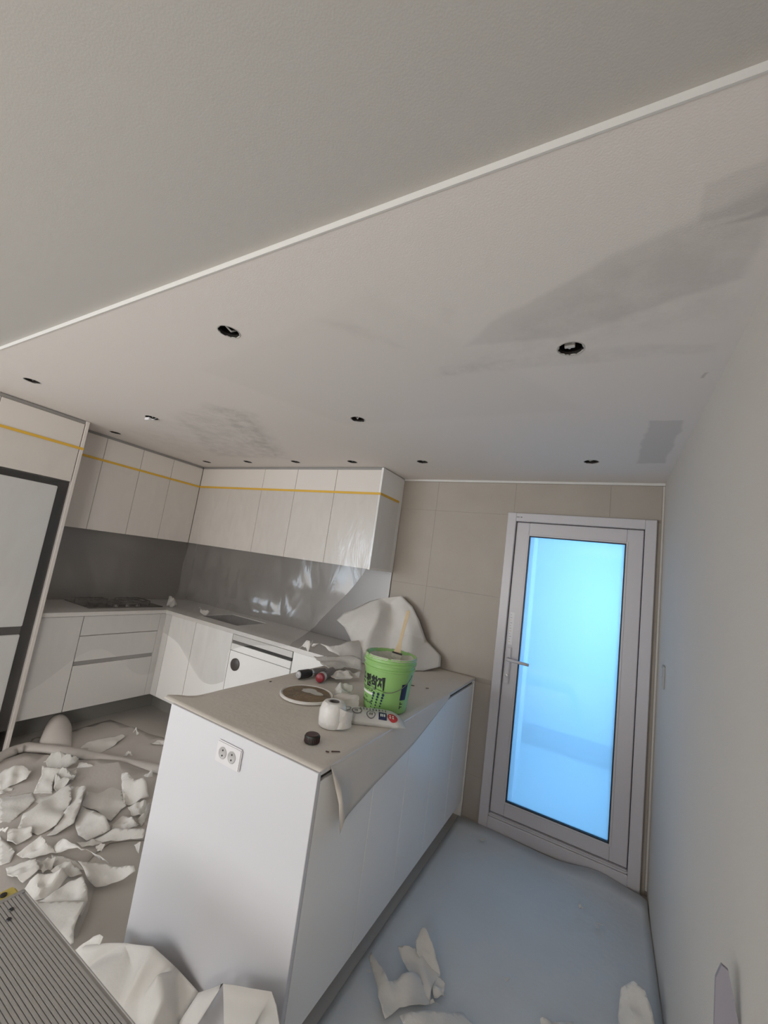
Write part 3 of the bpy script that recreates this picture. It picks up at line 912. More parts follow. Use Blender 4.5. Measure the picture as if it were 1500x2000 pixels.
SCRAPS = [
    ('floor_cover_sheet', 'thin grey cover sheet spread on floor before the drawers', 'xy', [(-3.778, -1.366, 0.004), (-3.752, -1.211, 0.004), (-3.774, -0.843, 0.004), (-3.156, -0.715, 0.004), (-2.802, -0.945, 0.004), (-3.535, -1.458, 0.004)], 0.002, None, 1, []),
    ('floor_cover_sheet', 'pale pinkish cover sheet with a long rolled edge under the litter', 'xy', [(-3.585, -1.743, 0.004), (-3.529, -1.623, 0.04), (-3.518, -1.501, 0.08), (-3.236, -1.302, 0.07), (-2.752, -1.068, 0.06), (-2.682, -1.042, 0.06), (-2.551, -1.195, 0.004), (-2.27, -1.421, 0.004), (-2.374, -1.543, 0.004), (-2.311, -1.687, 0.004), (-2.145, -1.721, 0.004), (-1.963, -1.868, 0.004), (-2.35, -2.067, 0.004)], 0.004, None, 1, [(-3.472, -1.634, 0.006), (-3.441, -1.512, 0.006), (-3.228, -1.292, 0.006), (-2.779, -1.074, 0.006), (-2.757, -1.644, 0.004), (-2.542, -1.446, 0.004), (-2.445, -1.841, 0.004)]),
    ('wallpaper_scrap', 'pale wallpaper scrap lying flat before the toe kick of the drawers', 'xy', [(-3.443, -1.213, 0.008), (-3.484, -1.153, 0.012), (-3.436, -1.005, 0.02), (-3.43, -0.928, 0.03), (-3.405, -0.917, 0.02), (-3.322, -1.036, 0.012), (-3.279, -1.168, 0.008)], 0.01, None, 0, []),
    ('wallpaper_scrap', 'small curled wallpaper scrap at the peninsula end panel before the sink cabinets', 'xy', [(-3.199, -0.844, 0.02), (-3.151, -0.797, 0.04), (-3.12, -0.753, 0.03), (-3.088, -0.771, 0.02), (-3.158, -0.848, 0.02)], 0.012, None, 0, []),
    ('wallpaper_scrap', 'tiny crumpled wallpaper wad between drawers and peninsula', 'xy', [(-3.428, -0.862, 0.02), (-3.383, -0.866, 0.05), (-3.357, -0.849, 0.05), (-3.366, -0.846, 0.02), (-3.388, -0.862, 0.01)], 0.02, None, 0, []),
    ('wallpaper_scrap', 'small triangular wallpaper scrap beside the long rolled sheet edge', 'xy', [(-3.14, -1.071, 0.01), (-3.138, -1.057, 0.04), (-3.09, -1.039, 0.03), (-3.092, -1.041, 0.01)], 0.015, None, 0, []),
    ('wallpaper_scrap', 'flat pale wallpaper scrap between the pointed scrap and the folded shiny one', 'xy', [(-3.027, -1.339, 0.012), (-3.005, -1.262, 0.02), (-2.895, -1.222, 0.02), (-2.83, -1.267, 0.015), (-2.867, -1.342, 0.012), (-2.9, -1.405, 0.012)], 0.008, None, 0, []),
    ('wallpaper_scrap', 'broad flat wallpaper scrap left of the long pale leaf-shaped one', 'xy', [(-3.13, -1.74, 0.012), (-3.084, -1.689, 0.02), (-3.05, -1.628, 0.025), (-2.962, -1.64, 0.02), (-2.902, -1.716, 0.015), (-2.858, -1.782, 0.012), (-2.887, -1.814, 0.012)], 0.008, None, 0, []),
    ('wallpaper_scrap', 'flat wallpaper scrap under the bright concave strip', 'xy', [(-3.081, -1.624, 0.015), (-3.006, -1.551, 0.02), (-2.937, -1.548, 0.02), (-2.913, -1.633, 0.015), (-2.926, -1.669, 0.012)], 0.008, None, 0, []),
    ('wallpaper_scrap', 'pale wallpaper scrap beside the yellow hinge bracket', 'xy', [(-2.784, -1.845, 0.012), (-2.689, -1.85, 0.02), (-2.6, -1.848, 0.02), (-2.551, -1.881, 0.015), (-2.565, -1.912, 0.012)], 0.008, None, 0, []),
    ('wallpaper_scrap', 'flat wallpaper scrap under the big curled arching one', 'xy', [(-2.479, -1.753, 0.012), (-2.339, -1.709, 0.02), (-2.265, -1.709, 0.015), (-2.34, -1.768, 0.012), (-2.396, -1.775, 0.012)], 0.008, None, 0, []),
    ('wallpaper_scrap', 'crooked wallpaper scrap between fan-shaped scrap and long strip', 'xy', [(-2.485, -1.646, 0.02), (-2.437, -1.624, 0.03), (-2.378, -1.571, 0.03), (-2.391, -1.62, 0.02), (-2.439, -1.643, 0.015)], 0.008, None, 0, []),
    ('wallpaper_scrap', 'small wallpaper triangle beside the big curled scrap on bare floor', 'xy', [(-2.386, -1.606, 0.015), (-2.348, -1.583, 0.03), (-2.333, -1.606, 0.015), (-2.358, -1.612, 0.012)], 0.008, None, 0, []),
    ('wallpaper_scrap', 'thin wallpaper sliver standing at the foot of the end panel', 'xy', [(-2.27, -1.485, 0.02), (-2.227, -1.48, 0.05), (-2.181, -1.512, 0.03), (-2.23, -1.497, 0.02)], 0.008, None, 0, []),
    ('wallpaper_scrap', 'white wallpaper twist beside the folded shiny scrap', 'xy', [(-2.814, -1.141, 0.02), (-2.793, -1.143, 0.05), (-2.755, -1.107, 0.06), (-2.74, -1.103, 0.03), (-2.749, -1.135, 0.02)], 0.008, None, 0, []),
    ('wallpaper_scrap', 'narrow curled wallpaper scrap leaning on the panel foot', 'xy', [(-2.429, -1.38, 0.02), (-2.421, -1.352, 0.05), (-2.472, -1.302, 0.06), (-2.472, -1.279, 0.04), (-2.399, -1.353, 0.02), (-2.374, -1.388, 0.015)], 0.008, None, 0, []),
    ('wallpaper_scrap', 'pale wallpaper scrap with a dark underside slit left of the concave strip', 'xy', [(-3.319, -1.69, 0.05), (-3.33, -1.665, 0.06), (-3.281, -1.593, 0.07), (-3.218, -1.576, 0.06), (-3.166, -1.616, 0.05), (-3.189, -1.645, 0.03), (-3.185, -1.724, 0.02)], 0.012, 'torn wallpaper scraps littering the kitchen floor', 0, []),
    ('wallpaper_scrap', 'small flat wallpaper scrap under the one with the dark slit', 'xy', [(-3.174, -1.728, 0.02), (-3.2, -1.644, 0.02), (-3.122, -1.698, 0.015), (-3.14, -1.737, 0.015)], 0.012, 'torn wallpaper scraps littering the kitchen floor', 0, []),
    ('wallpaper_scrap', 'long leaf-shaped wallpaper scrap lifting at its upper tip', 'xy', [(-2.915, -1.556, 0.05), (-2.906, -1.506, 0.07), (-2.778, -1.552, 0.06), (-2.683, -1.63, 0.04), (-2.656, -1.666, 0.03), (-2.661, -1.738, 0.02), (-2.761, -1.787, 0.03), (-2.854, -1.735, 0.03), (-2.849, -1.696, 0.04)], 0.012, 'torn wallpaper scraps littering the kitchen floor', 0, []),
    ('wallpaper_scrap', 'broad square-cut wallpaper scrap lying flat below the pointed one', 'xy', [(-2.865, -1.429, 0.02), (-2.799, -1.277, 0.03), (-2.572, -1.362, 0.03), (-2.573, -1.39, 0.02), (-2.516, -1.471, 0.02), (-2.641, -1.479, 0.02), (-2.76, -1.501, 0.02)], 0.012, 'torn wallpaper scraps littering the kitchen floor', 0, []),
    ('wallpaper_scrap', 'steep narrow wallpaper scrap beside the leaf-shaped one', 'xy', [(-2.925, -1.493, 0.05), (-2.826, -1.462, 0.08), (-2.699, -1.542, 0.06), (-2.601, -1.611, 0.04), (-2.596, -1.69, 0.03), (-2.629, -1.714, 0.02), (-2.681, -1.634, 0.03), (-2.768, -1.558, 0.04)], 0.012, 'torn wallpaper scraps littering the kitchen floor', 0, []),
    ('wallpaper_scrap', 'little folded wallpaper scrap near the panel foot below the shiny one', 'xy', [(-2.567, -1.357, 0.03), (-2.517, -1.346, 0.05), (-2.499, -1.3, 0.06), (-2.476, -1.292, 0.03), (-2.448, -1.35, 0.02), (-2.485, -1.382, 0.03)], 0.012, 'torn wallpaper scraps littering the kitchen floor', 0, []),
    ('wallpaper_scrap', 'tent-like wallpaper scrap above the long narrow strip', 'xy', [(-2.482, -1.485, 0.02), (-2.494, -1.426, 0.04), (-2.379, -1.426, 0.06), (-2.367, -1.409, 0.04), (-2.365, -1.424, 0.02), (-2.396, -1.473, 0.02), (-2.439, -1.502, 0.02)], 0.012, 'torn wallpaper scraps littering the kitchen floor', 0, []),
    ('wallpaper_scrap', 'short four-cornered wallpaper scrap beside the tiny white one', 'xy', [(-2.785, -1.787, 0.02), (-2.716, -1.747, 0.03), (-2.652, -1.766, 0.03), (-2.649, -1.828, 0.02), (-2.709, -1.843, 0.02), (-2.787, -1.815, 0.02)], 0.012, 'torn wallpaper scraps littering the kitchen floor', 0, []),
    ('wallpaper_scrap', 'peaked wallpaper scrap below the leaf-shaped one', 'xy', [(-2.569, -1.855, 0.03), (-2.576, -1.767, 0.06), (-2.518, -1.764, 0.04), (-2.454, -1.742, 0.03), (-2.503, -1.824, 0.02), (-2.54, -1.84, 0.02)], 0.012, 'torn wallpaper scraps littering the kitchen floor', 0, []),
    ('wallpaper_scrap', 'small rounded wallpaper scrap under the peaked one', 'xy', [(-2.459, -1.823, 0.03), (-2.409, -1.764, 0.05), (-2.356, -1.803, 0.04), (-2.37, -1.827, 0.03), (-2.421, -1.831, 0.03)], 0.012, 'torn wallpaper scraps littering the kitchen floor', 0, []),
    ('wallpaper_scrap', 'wide wallpaper scrap right behind the platform hinge', 'xy', [(-2.522, -1.906, 0.02), (-2.447, -1.831, 0.05), (-2.37, -1.846, 0.04), (-2.362, -1.902, 0.03), (-2.458, -1.921, 0.02)], 0.012, 'torn wallpaper scraps littering the kitchen floor', 0, []),
    ('wallpaper_scrap', 'flat wallpaper scrap left of the boat-shaped one', 'xy', [(-2.357, -1.804, 0.03), (-2.353, -1.75, 0.05), (-2.279, -1.729, 0.04), (-2.25, -1.725, 0.03), (-2.267, -1.762, 0.03), (-2.322, -1.798, 0.03)], 0.012, 'torn wallpaper scraps littering the kitchen floor', 0, []),
    ('wallpaper_scrap', 'wallpaper scrap with raised rim right behind the platform deck', 'xy', [(-2.316, -1.926, 0.03), (-2.334, -1.89, 0.05), (-2.325, -1.868, 0.06), (-2.255, -1.805, 0.07), (-2.248, -1.784, 0.05), (-2.219, -1.839, 0.03), (-2.208, -1.87, 0.03), (-2.232, -1.913, 0.03)], 0.012, 'torn wallpaper scraps littering the kitchen floor', 0, []),
    ('wallpaper_scrap', 'overlapping wallpaper scrap above the large smooth curved sheet', 'xy', [(-2.208, -1.87, 0.03), (-2.22, -1.794, 0.04), (-2.179, -1.767, 0.06), (-2.099, -1.781, 0.05), (-2.068, -1.788, 0.03), (-2.014, -1.837, 0.03), (-2.145, -1.866, 0.02), (-2.23, -1.904, 0.02)], 0.012, 'torn wallpaper scraps littering the kitchen floor', 0, []),
    ('wallpaper_scrap', 'bright white concave strip of wallpaper beside the grey crumpled scrap', 'xy', [(-3.184, -1.544, 0.09), (-3.093, -1.465, 0.08), (-3.08, -1.507, 0.07), (-3.039, -1.534, 0.06), (-2.961, -1.565, 0.05), (-3.041, -1.623, 0.04), (-3.096, -1.585, 0.05), (-3.132, -1.559, 0.07)], 0.006, None, 0, []),
    ('wallpaper_scrap', 'rough grey crumpled wallpaper scrap beside the bright concave strip', 'xy', [(-3.099, -1.468, 0.07), (-3.064, -1.406, 0.07), (-2.995, -1.434, 0.06), (-2.959, -1.474, 0.05), (-2.959, -1.536, 0.04), (-2.984, -1.551, 0.05), (-3.074, -1.513, 0.06)], 0.03, None, 2, []),
    ('wallpaper_scrap', 'pointed wallpaper scrap lying along the long rolled sheet edge', 'xy', [(-3.173, -1.34, 0.05), (-2.971, -1.261, 0.05), (-2.991, -1.288, 0.04), (-2.99, -1.308, 0.02), (-3.046, -1.347, 0.02), (-3.139, -1.365, 0.03)], 0.01, None, 0, []),
    ('wallpaper_scrap', 'curled greenish-grey wallpaper scrap below the rolled sheet edge', 'xy', [(-3.275, -1.498, 0.07), (-3.279, -1.463, 0.1), (-3.222, -1.4, 0.09), (-3.17, -1.393, 0.09), (-3.173, -1.346, 0.08), (-3.149, -1.373, 0.06), (-3.169, -1.427, 0.05), (-3.271, -1.487, 0.05)], 0.02, None, 2, []),
    ('wallpaper_scrap', 'fan-shaped wallpaper scrap with a torn curved edge in the litter', 'xy', [(-2.744, -1.511, 0.03), (-2.584, -1.515, 0.06), (-2.504, -1.518, 0.07), (-2.451, -1.52, 0.06), (-2.427, -1.524, 0.04), (-2.442, -1.599, 0.03), (-2.445, -1.621, 0.03), (-2.511, -1.63, 0.03), (-2.632, -1.589, 0.03)], 0.008, None, 0, []),
    ('wallpaper_scrap', 'folded shiny wallpaper scrap against the foot of the end panel', 'xy', [(-2.807, -1.278, 0.08), (-2.764, -1.263, 0.09), (-2.667, -1.271, 0.09), (-2.628, -1.245, 0.08), (-2.545, -1.25, 0.05), (-2.56, -1.318, 0.03), (-2.598, -1.36, 0.03), (-2.713, -1.324, 0.05)], 0.03, None, 0, []),
    ('wallpaper_scrap', 'long narrow wallpaper strip running to the foot of the end panel', 'xy', [(-2.433, -1.624, 0.02), (-2.428, -1.606, 0.03), (-2.388, -1.522, 0.05), (-2.275, -1.431, 0.06), (-2.248, -1.456, 0.03), (-2.328, -1.521, 0.02), (-2.409, -1.612, 0.02)], 0.01, None, 0, []),
    ('wallpaper_scrap', 'tiny white wallpaper scrap at the edge of the yellow hinge side', 'xy', [(-2.814, -1.842, 0.04), (-2.768, -1.823, 0.05), (-2.77, -1.832, 0.03), (-2.805, -1.842, 0.03)], 0.01, None, 0, []),
    ('wallpaper_scrap', 'big curled wallpaper scrap arching up with a bright ridge', 'xy', [(-2.523, -1.721, 0.04), (-2.476, -1.717, 0.08), (-2.38, -1.712, 0.12), (-2.3, -1.701, 0.12), (-2.183, -1.681, 0.1), (-2.161, -1.658, 0.06), (-2.168, -1.661, 0.05), (-2.247, -1.681, 0.04), (-2.324, -1.707, 0.03), (-2.405, -1.723, 0.02), (-2.481, -1.756, 0.03)], 0.015, None, 0, []),
    ('wallpaper_scrap', 'bright boat-shaped wallpaper scrap below the big curled one', 'xy', [(-2.275, -1.743, 0.07), (-2.189, -1.67, 0.06), (-2.128, -1.643, 0.05), (-2.058, -1.614, 0.07), (-2.036, -1.619, 0.05), (-2.063, -1.651, 0.03), (-2.119, -1.716, 0.02), (-2.133, -1.732, 0.03), (-2.168, -1.75, 0.05)], 0.014, None, 0, []),
    ('wallpaper_scrap', 'large smooth curved wallpaper sheet beside the work platform', 'xy', [(-2.231, -1.922, 0.03), (-2.048, -1.807, 0.06), (-1.978, -1.875, 0.05), (-1.914, -1.906, 0.04), (-1.933, -1.936, 0.03), (-1.981, -1.949, 0.03)], 0.012, None, 0, []),
    ('wallpaper_scrap', 'white pointed wallpaper corner sticking out behind the large folded sheet', 'xy', [(-1.887, -1.933, 0.06), (-1.837, -1.885, 0.1), (-1.795, -1.876, 0.12), (-1.794, -1.881, 0.08), (-1.848, -1.914, 0.06)], 0.008, None, 0, []),
    ('wallpaper_scrap', 'twisted hour-glass wallpaper strip on the bluish floor beside the peninsula', 'xy', [(-0.935, -1.183, 0.07), (-0.901, -1.169, 0.08), (-0.867, -1.154, 0.07), (-0.815, -1.153, 0.06), (-0.756, -1.151, 0.05), (-0.767, -1.189, 0.05), (-0.764, -1.234, 0.05), (-0.755, -1.258, 0.04), (-0.807, -1.244, 0.05), (-0.856, -1.235, 0.06), (-0.905, -1.202, 0.06)], 0.006, None, 0, []),
    ('wallpaper_scrap', 'cone-shaped curled wallpaper flap rising over the twisted strip', 'xy', [(-0.871, -1.097, 0.1), (-0.852, -1.098, 0.11), (-0.807, -1.123, 0.09), (-0.759, -1.147, 0.06), (-0.756, -1.163, 0.05), (-0.785, -1.171, 0.05), (-0.854, -1.173, 0.08), (-0.873, -1.148, 0.09)], 0.004, None, 0, []),
    ('wallpaper_scrap', 'large torn wallpaper scrap with a folded ridge at the peninsula foot', 'xy', [(-1.014, -1.253, 0.04), (-1.015, -1.27, 0.03), (-0.931, -1.346, 0.03), (-0.912, -1.376, 0.03), (-0.863, -1.408, 0.02), (-0.846, -1.371, 0.02), (-0.837, -1.348, 0.02), (-0.808, -1.325, 0.02), (-0.753, -1.267, 0.02), (-0.794, -1.227, 0.02), (-0.819, -1.231, 0.06), (-0.84, -1.249, 0.07), (-0.897, -1.327, 0.06), (-0.947, -1.292, 0.05)], 0.01, None, 0, []),
    ('wallpaper_scrap', 'broad pale wallpaper sheet curling at the left edge near the platform', 'xy', [(-0.816, -1.4, 0.05), (-0.79, -1.374, 0.06), (-0.638, -1.24, 0.04), (-0.584, -1.253, 0.03), (-0.568, -1.317, 0.02), (-0.722, -1.43, 0.02)], 0.01, None, 0, []),
    ('wallpaper_scrap', 'small wallpaper scrap tucked under the twisted strip', 'xy', [(-0.769, -1.162, 0.03), (-0.729, -1.177, 0.04), (-0.72, -1.216, 0.02), (-0.748, -1.237, 0.02), (-0.771, -1.21, 0.02)], 0.01, None, 0, []),
    ('wallpaper_scrap', 'short folded band of wallpaper at the tip of the twisted strip', 'xy', [(-0.757, -1.258, 0.03), (-0.733, -1.266, 0.05), (-0.713, -1.263, 0.04), (-0.753, -1.267, 0.02)], 0.006, None, 0, []),
    ('wallpaper_bit', 'heart-shaped white wallpaper bit alone on the bluish floor', 'xy', [(-0.555, -0.988, 0.01), (-0.544, -0.991, 0.012), (-0.53, -0.972, 0.012), (-0.528, -0.983, 0.01), (-0.537, -1.004, 0.008)], 0.002, None, 0, []),
    ('wallpaper_bit', 'small upright white wallpaper bit before the glass door', 'xy', [(-0.317, -0.395, 0.04), (-0.298, -0.381, 0.05), (-0.29, -0.372, 0.03), (-0.299, -0.384, 0.01), (-0.316, -0.375, 0.01)], 0.006, None, 0, []),
    ('wallpaper_bit', 'thin faint paper bit on the floor near the right wall', 'xy', [(-0.244, -0.428, 0.006), (-0.21, -0.412, 0.007), (-0.207, -0.422, 0.006), (-0.231, -0.429, 0.005), (-0.218, -0.453, 0.005), (-0.235, -0.46, 0.005)], 0.001, None, 0, []),
    ('wallpaper_bit', 'thin white shred beside the peninsula toe kick near the wall', 'xy', [(-0.866, -0.206, 0.004), (-0.843, -0.166, 0.006), (-0.827, -0.178, 0.004), (-0.848, -0.214, 0.004)], 0.001, None, 0, []),
    ('wallpaper_bit', 'tiny yellowish paper bit between cabinets and torn scrap', 'xy', [(-1.002, -1.304, 0.006), (-0.99, -1.297, 0.008), (-0.985, -1.305, 0.006), (-0.993, -1.314, 0.006)], 0.001, None, 0, []),
    ('wallpaper_scrap', 'narrow wallpaper scrap at the bottom near the bluish floor middle', 'xy', [(-0.403, -1.074, 0.03), (-0.392, -1.068, 0.04), (-0.37, -1.059, 0.03), (-0.298, -0.998, 0.02), (-0.293, -1.065, 0.01), (-0.387, -1.116, 0.01)], 0.006, None, 0, []),
    ('folded_paper_sheet', 'large crumpled white sheet slumped against the foot of the end panel', 'xyf', [(-1.873, -1.946, 0.02), (-1.882, -1.926, 0.04), (-1.851, -1.904, 0.06), (-1.781, -1.874, 0.08), (-1.719, -1.837, 0.09), (-1.558, -1.851, 0.17), (-1.464, -1.815, 0.13), (-1.369, -1.794, 0.1), (-1.385, -1.811, 0.06), (-1.389, -1.834, 0.03), (-1.352, -1.889, 0.015), (-1.391, -2.002, 0.01), (-1.52, -2.008, 0.01), (-1.7, -1.969, 0.01), (-1.811, -1.951, 0.01)], 0.008, None, 0, [(-1.475, -1.882, 0.16), (-1.425, -1.887, 0.12), (-1.403, -1.883, 0.06), (-1.692, -1.85, 0.08), (-1.766, -1.883, 0.05), (-1.63, -1.849, 0.06), (-1.536, -1.878, 0.05), (-1.472, -1.908, 0.025), (-1.671, -1.927, 0.04), (-1.569, -1.927, 0.025), (-1.744, -1.934, 0.05), (-1.589, -1.841, 0.1)]),
    ('folded_paper_sheet', 'stiff white sheet with angular top leaning on the end panel corner', 'xyf', [(-1.376, -1.847, 0.05), (-1.329, -1.835, 0.15), (-1.218, -1.852, 0.25), (-1.04, -1.852, 0.33), (-1.015, -1.853, 0.31), (-0.977, -1.815, 0.16), (-1.157, -1.842, 0.02), (-1.331, -1.868, 0.01)], 0.004, None, 0, [(-1.213, -1.854, 0.17), (-1.217, -1.836, 0.08), (-1.085, -1.843, 0.23)]),
    ('paper_sheet', 'rounded white sheet curling up at the foot of the right wall', 'xy', [(-0.163, -1.005, 0.01), (-0.155, -0.874, 0.02), (-0.146, -0.81, 0.07), (-0.132, -0.812, 0.11), (-0.105, -0.8, 0.12), (-0.073, -0.811, 0.12), (-0.052, -0.847, 0.1), (-0.041, -0.88, 0.06), (-0.05, -0.922, 0.01)], 0.003, None, 0, []),
    ('crumpled_cover_sheet', 'big crumpled white cover sheet leaning on the tiled wall behind bucket', 'xzf', [(-2.137, -0.2, 1.086), (-2.1, -0.17, 1.148), (-2.009, -0.15, 1.2), (-1.903, -0.13, 1.269), (-1.817, -0.12, 1.307), (-1.664, -0.05, 1.351), (-1.557, -0.06, 1.287), (-1.485, -0.07, 1.201), (-1.43, -0.07, 1.099), (-1.417, -0.05, 1.063), (-1.293, -0.05, 0.981), (-1.27, -0.1, 0.918), (-1.345, -0.22, 0.89), (-1.476, -0.4, 0.859), (-1.71, -0.45, 0.87), (-1.861, -0.34, 0.956), (-1.958, -0.26, 1.0), (-2.042, -0.22, 1.05)], 0.01, None, 0, [(-1.807, -0.16, 1.273), (-1.752, -0.22, 1.226), (-1.736, -0.28, 1.153), (-1.749, -0.33, 1.066), (-1.731, -0.4, 0.98), (-1.747, -0.06, 1.274), (-1.728, -0.07, 1.215), (-1.695, -0.1, 1.132), (-1.682, -0.15, 1.047), (-1.628, -0.22, 0.973), (-1.589, -0.12, 1.225), (-1.504, -0.17, 1.096), (-1.454, -0.24, 0.971), (-1.926, -0.22, 1.149), (-1.874, -0.28, 1.067), (-1.382, -0.12, 0.991), (-1.721, -0.06, 1.31)]),
    ('crumpled_paper', 'white crumpled sheet bulging up beside the big cover sheet', 'xy', [(-2.083, -0.554, 0.93), (-2.01, -0.624, 0.98), (-1.972, -0.604, 1.0), (-1.878, -0.612, 1.0), (-1.849, -0.549, 0.99), (-1.83, -0.466, 1.0), (-1.832, -0.27, 1.0), (-1.676, -0.513, 0.92), (-1.782, -0.574, 0.91), (-1.87, -0.628, 0.91), (-1.99, -0.599, 0.92)], 0.02, None, 0, []),
    ('crumpled_paper', 'grey folded paper with white rim between crumpled sheet and tools', 'xy', [(-1.944, -0.685, 0.9), (-1.828, -0.691, 0.94), (-1.691, -0.598, 0.95), (-1.609, -0.627, 0.95), (-1.565, -0.684, 0.9), (-1.654, -0.746, 0.9), (-1.678, -0.858, 0.905), (-1.765, -0.831, 0.91)], 0.015, None, 2, []),
    ('crumpled_paper', 'small torn strip poking up at end of the sink worktop', 'xy', [(-2.148, -0.593, 0.92), (-2.071, -0.599, 1.0), (-2.036, -0.597, 1.0), (-2.057, -0.557, 0.95), (-2.045, -0.618, 0.91)], 0.02, None, 0, []),
    ('crumpled_paper', 'crumpled paper scrap between dark tools and green bucket', 'xy', [(-1.625, -0.952, 0.898), (-1.62, -0.89, 0.918), (-1.577, -0.849, 0.928), (-1.5, -0.882, 0.918), (-1.514, -0.918, 0.898), (-1.554, -0.977, 0.898)], 0.015, None, 0, []),
    ('crumpled_paper', 'dull wadded paper beside the green bucket base', 'xy', [(-1.457, -1.114, 0.908), (-1.434, -1.109, 0.938), (-1.393, -1.076, 0.938), (-1.368, -1.084, 0.918), (-1.374, -1.14, 0.898), (-1.415, -1.171, 0.898)], 0.02, None, 2, []),
    ('crumpled_paper', 'creased thin paper between glue-smeared lid and bucket', 'xy', [(-1.422, -1.181, 0.898), (-1.397, -1.123, 0.908), (-1.293, -1.154, 0.918), (-1.25, -1.202, 0.898), (-1.275, -1.262, 0.893), (-1.34, -1.273, 0.893)], 0.012, None, 1, []),
    ('crumpled_paper', 'small brownish paper fold left of the green bucket', 'xy', [(-1.637, -0.772, 0.908), (-1.539, -0.826, 0.928), (-1.51, -0.79, 0.918), (-1.483, -0.838, 0.898), (-1.515, -0.853, 0.898)], 0.012, None, 2, []),
    ('crumpled_paper', 'white crumpled paper wad on the worktop beside the sink', 'xy', [(-3.612, -0.335, 0.91), (-3.469, -0.425, 0.96), (-3.434, -0.404, 0.97), (-3.384, -0.391, 0.96), (-3.398, -0.36, 0.92), (-3.368, -0.441, 0.91), (-3.445, -0.447, 0.91)], 0.03, None, 0, []),
    ('crumpled_paper', 'small pale paper curl at the worktop corner beyond cooktop', 'xy', [(-3.881, -0.486, 0.91), (-3.953, -0.427, 0.99), (-3.89, -0.436, 0.99), (-3.898, -0.39, 0.93), (-3.844, -0.4, 0.91), (-3.797, -0.489, 0.91)], 0.02, None, 0, []),
]
for i, (nm, lab, mode, pts, fold, grp, tone, extra) in enumerate(SCRAPS):
    zmin = min(p[2] for p in pts)
    if zmin > 0.8:
        base = 0.9075 if zmin > 0.895 else 0.8885
    else:
        base = 0.002 + 0.0004 * i
    torn_sheet(nm, lab, mode, pts, fold, grp, tone, extra, 11 + i * 3, base)

# grey cover sheet on the floor before the glass door, lifting at its far edge
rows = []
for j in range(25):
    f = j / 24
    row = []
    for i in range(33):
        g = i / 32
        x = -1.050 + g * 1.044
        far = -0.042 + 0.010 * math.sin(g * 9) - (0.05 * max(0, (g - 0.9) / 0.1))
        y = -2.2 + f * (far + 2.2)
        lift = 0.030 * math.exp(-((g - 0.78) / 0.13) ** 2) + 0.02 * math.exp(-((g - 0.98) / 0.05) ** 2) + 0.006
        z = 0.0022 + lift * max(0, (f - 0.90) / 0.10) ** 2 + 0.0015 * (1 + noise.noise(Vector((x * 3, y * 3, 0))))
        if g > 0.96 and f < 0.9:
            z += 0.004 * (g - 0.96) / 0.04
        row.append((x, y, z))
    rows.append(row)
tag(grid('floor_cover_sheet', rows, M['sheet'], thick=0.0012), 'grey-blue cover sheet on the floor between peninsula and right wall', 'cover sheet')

# paper arching up before the drawers
rows = []
for j in range(11):
    f = j / 10
    row = []
    for i in range(19):
        a = math.pi * i / 18
        r_ = 0.068 + 0.012 * f
        h = 0.145 * (1 - f ** 2.5) * math.sin(a) ** 0.8
        k_ = -r_ * math.cos(a) * (1.0 + 0.5 * (math.cos(a) < 0) * (1 - math.sin(a)))
        row.append((-3.76 + 0.24 * f + 0.45 * k_, -1.235 - 0.12 * f + 0.89 * k_, 0.006 + h))
    rows.append(row)
tag(grid('curled_paper', rows, M['paper1'], thick=0.0015), 'pale paper arching up in a hump before the drawer toe kick', 'paper sheet')
# long soft roll at the edge of the pinkish cover sheet
path = [(-3.494, -1.727), (-3.572, -1.608), (-3.617, -1.516), (-3.613, -1.458), (-3.488, -1.367), (-3.295, -1.267), (-3.057, -1.159), (-2.79, -1.038), (-2.66, -0.985)]
rows = []
for j in range(len(path) * 4 - 3):
    k_, f = divmod(j, 4)
    p = Vector(path[k_])
    q = Vector(path[min(k_ + 1, len(path) - 1)])
    c = p + (q - p) * f / 4
    pa, pb = Vector(path[max(k_ - 1, 0)]), Vector(path[min(k_ + 2, len(path) - 1)])
    t_ = (pb - pa).normalized()
    nrm = Vector((-t_.y, t_.x))
    r_ = 0.034 + 0.006 * noise.noise(Vector((j * 0.3, 0, 0)))
    row = []
    for i in range(15):
        a = -0.2 + 3.9 * i / 14
        row.append((c.x + nrm.x * r_ * math.cos(a) * 1.2, c.y + nrm.y * r_ * math.cos(a) * 1.2, 0.018 + r_ * 0.75 * math.sin(a) + 0.010))
    rows.append(row)
tag(grid('rolled_paper_edge', rows, M['paper1'], thick=0.0015), 'long soft roll of pinkish paper crossing the floor before the litter', 'paper sheet')

# cover paper on the peninsula, one long side hanging over the doors
rows = []
ys = [PY0 + 0.004 + 1.772 * i / 60 for i in range(61)]


def hang(y):
    pts = [(-1.78, 0.0), (-1.705, 0.0), (-1.69, 0.10), (-1.655, 0.222), (-1.60, 0.212), (-1.393, 0.176), (-1.02, 0.128), (-0.62, 0.03), (-0.55, 0.004), (0, 0.0)]
    for (a, ha), (b, hb) in zip(pts, pts[1:]):
        if a <= y <= b:
            return ha + (hb - ha) * (y - a) / (b - a)
    return 0.0


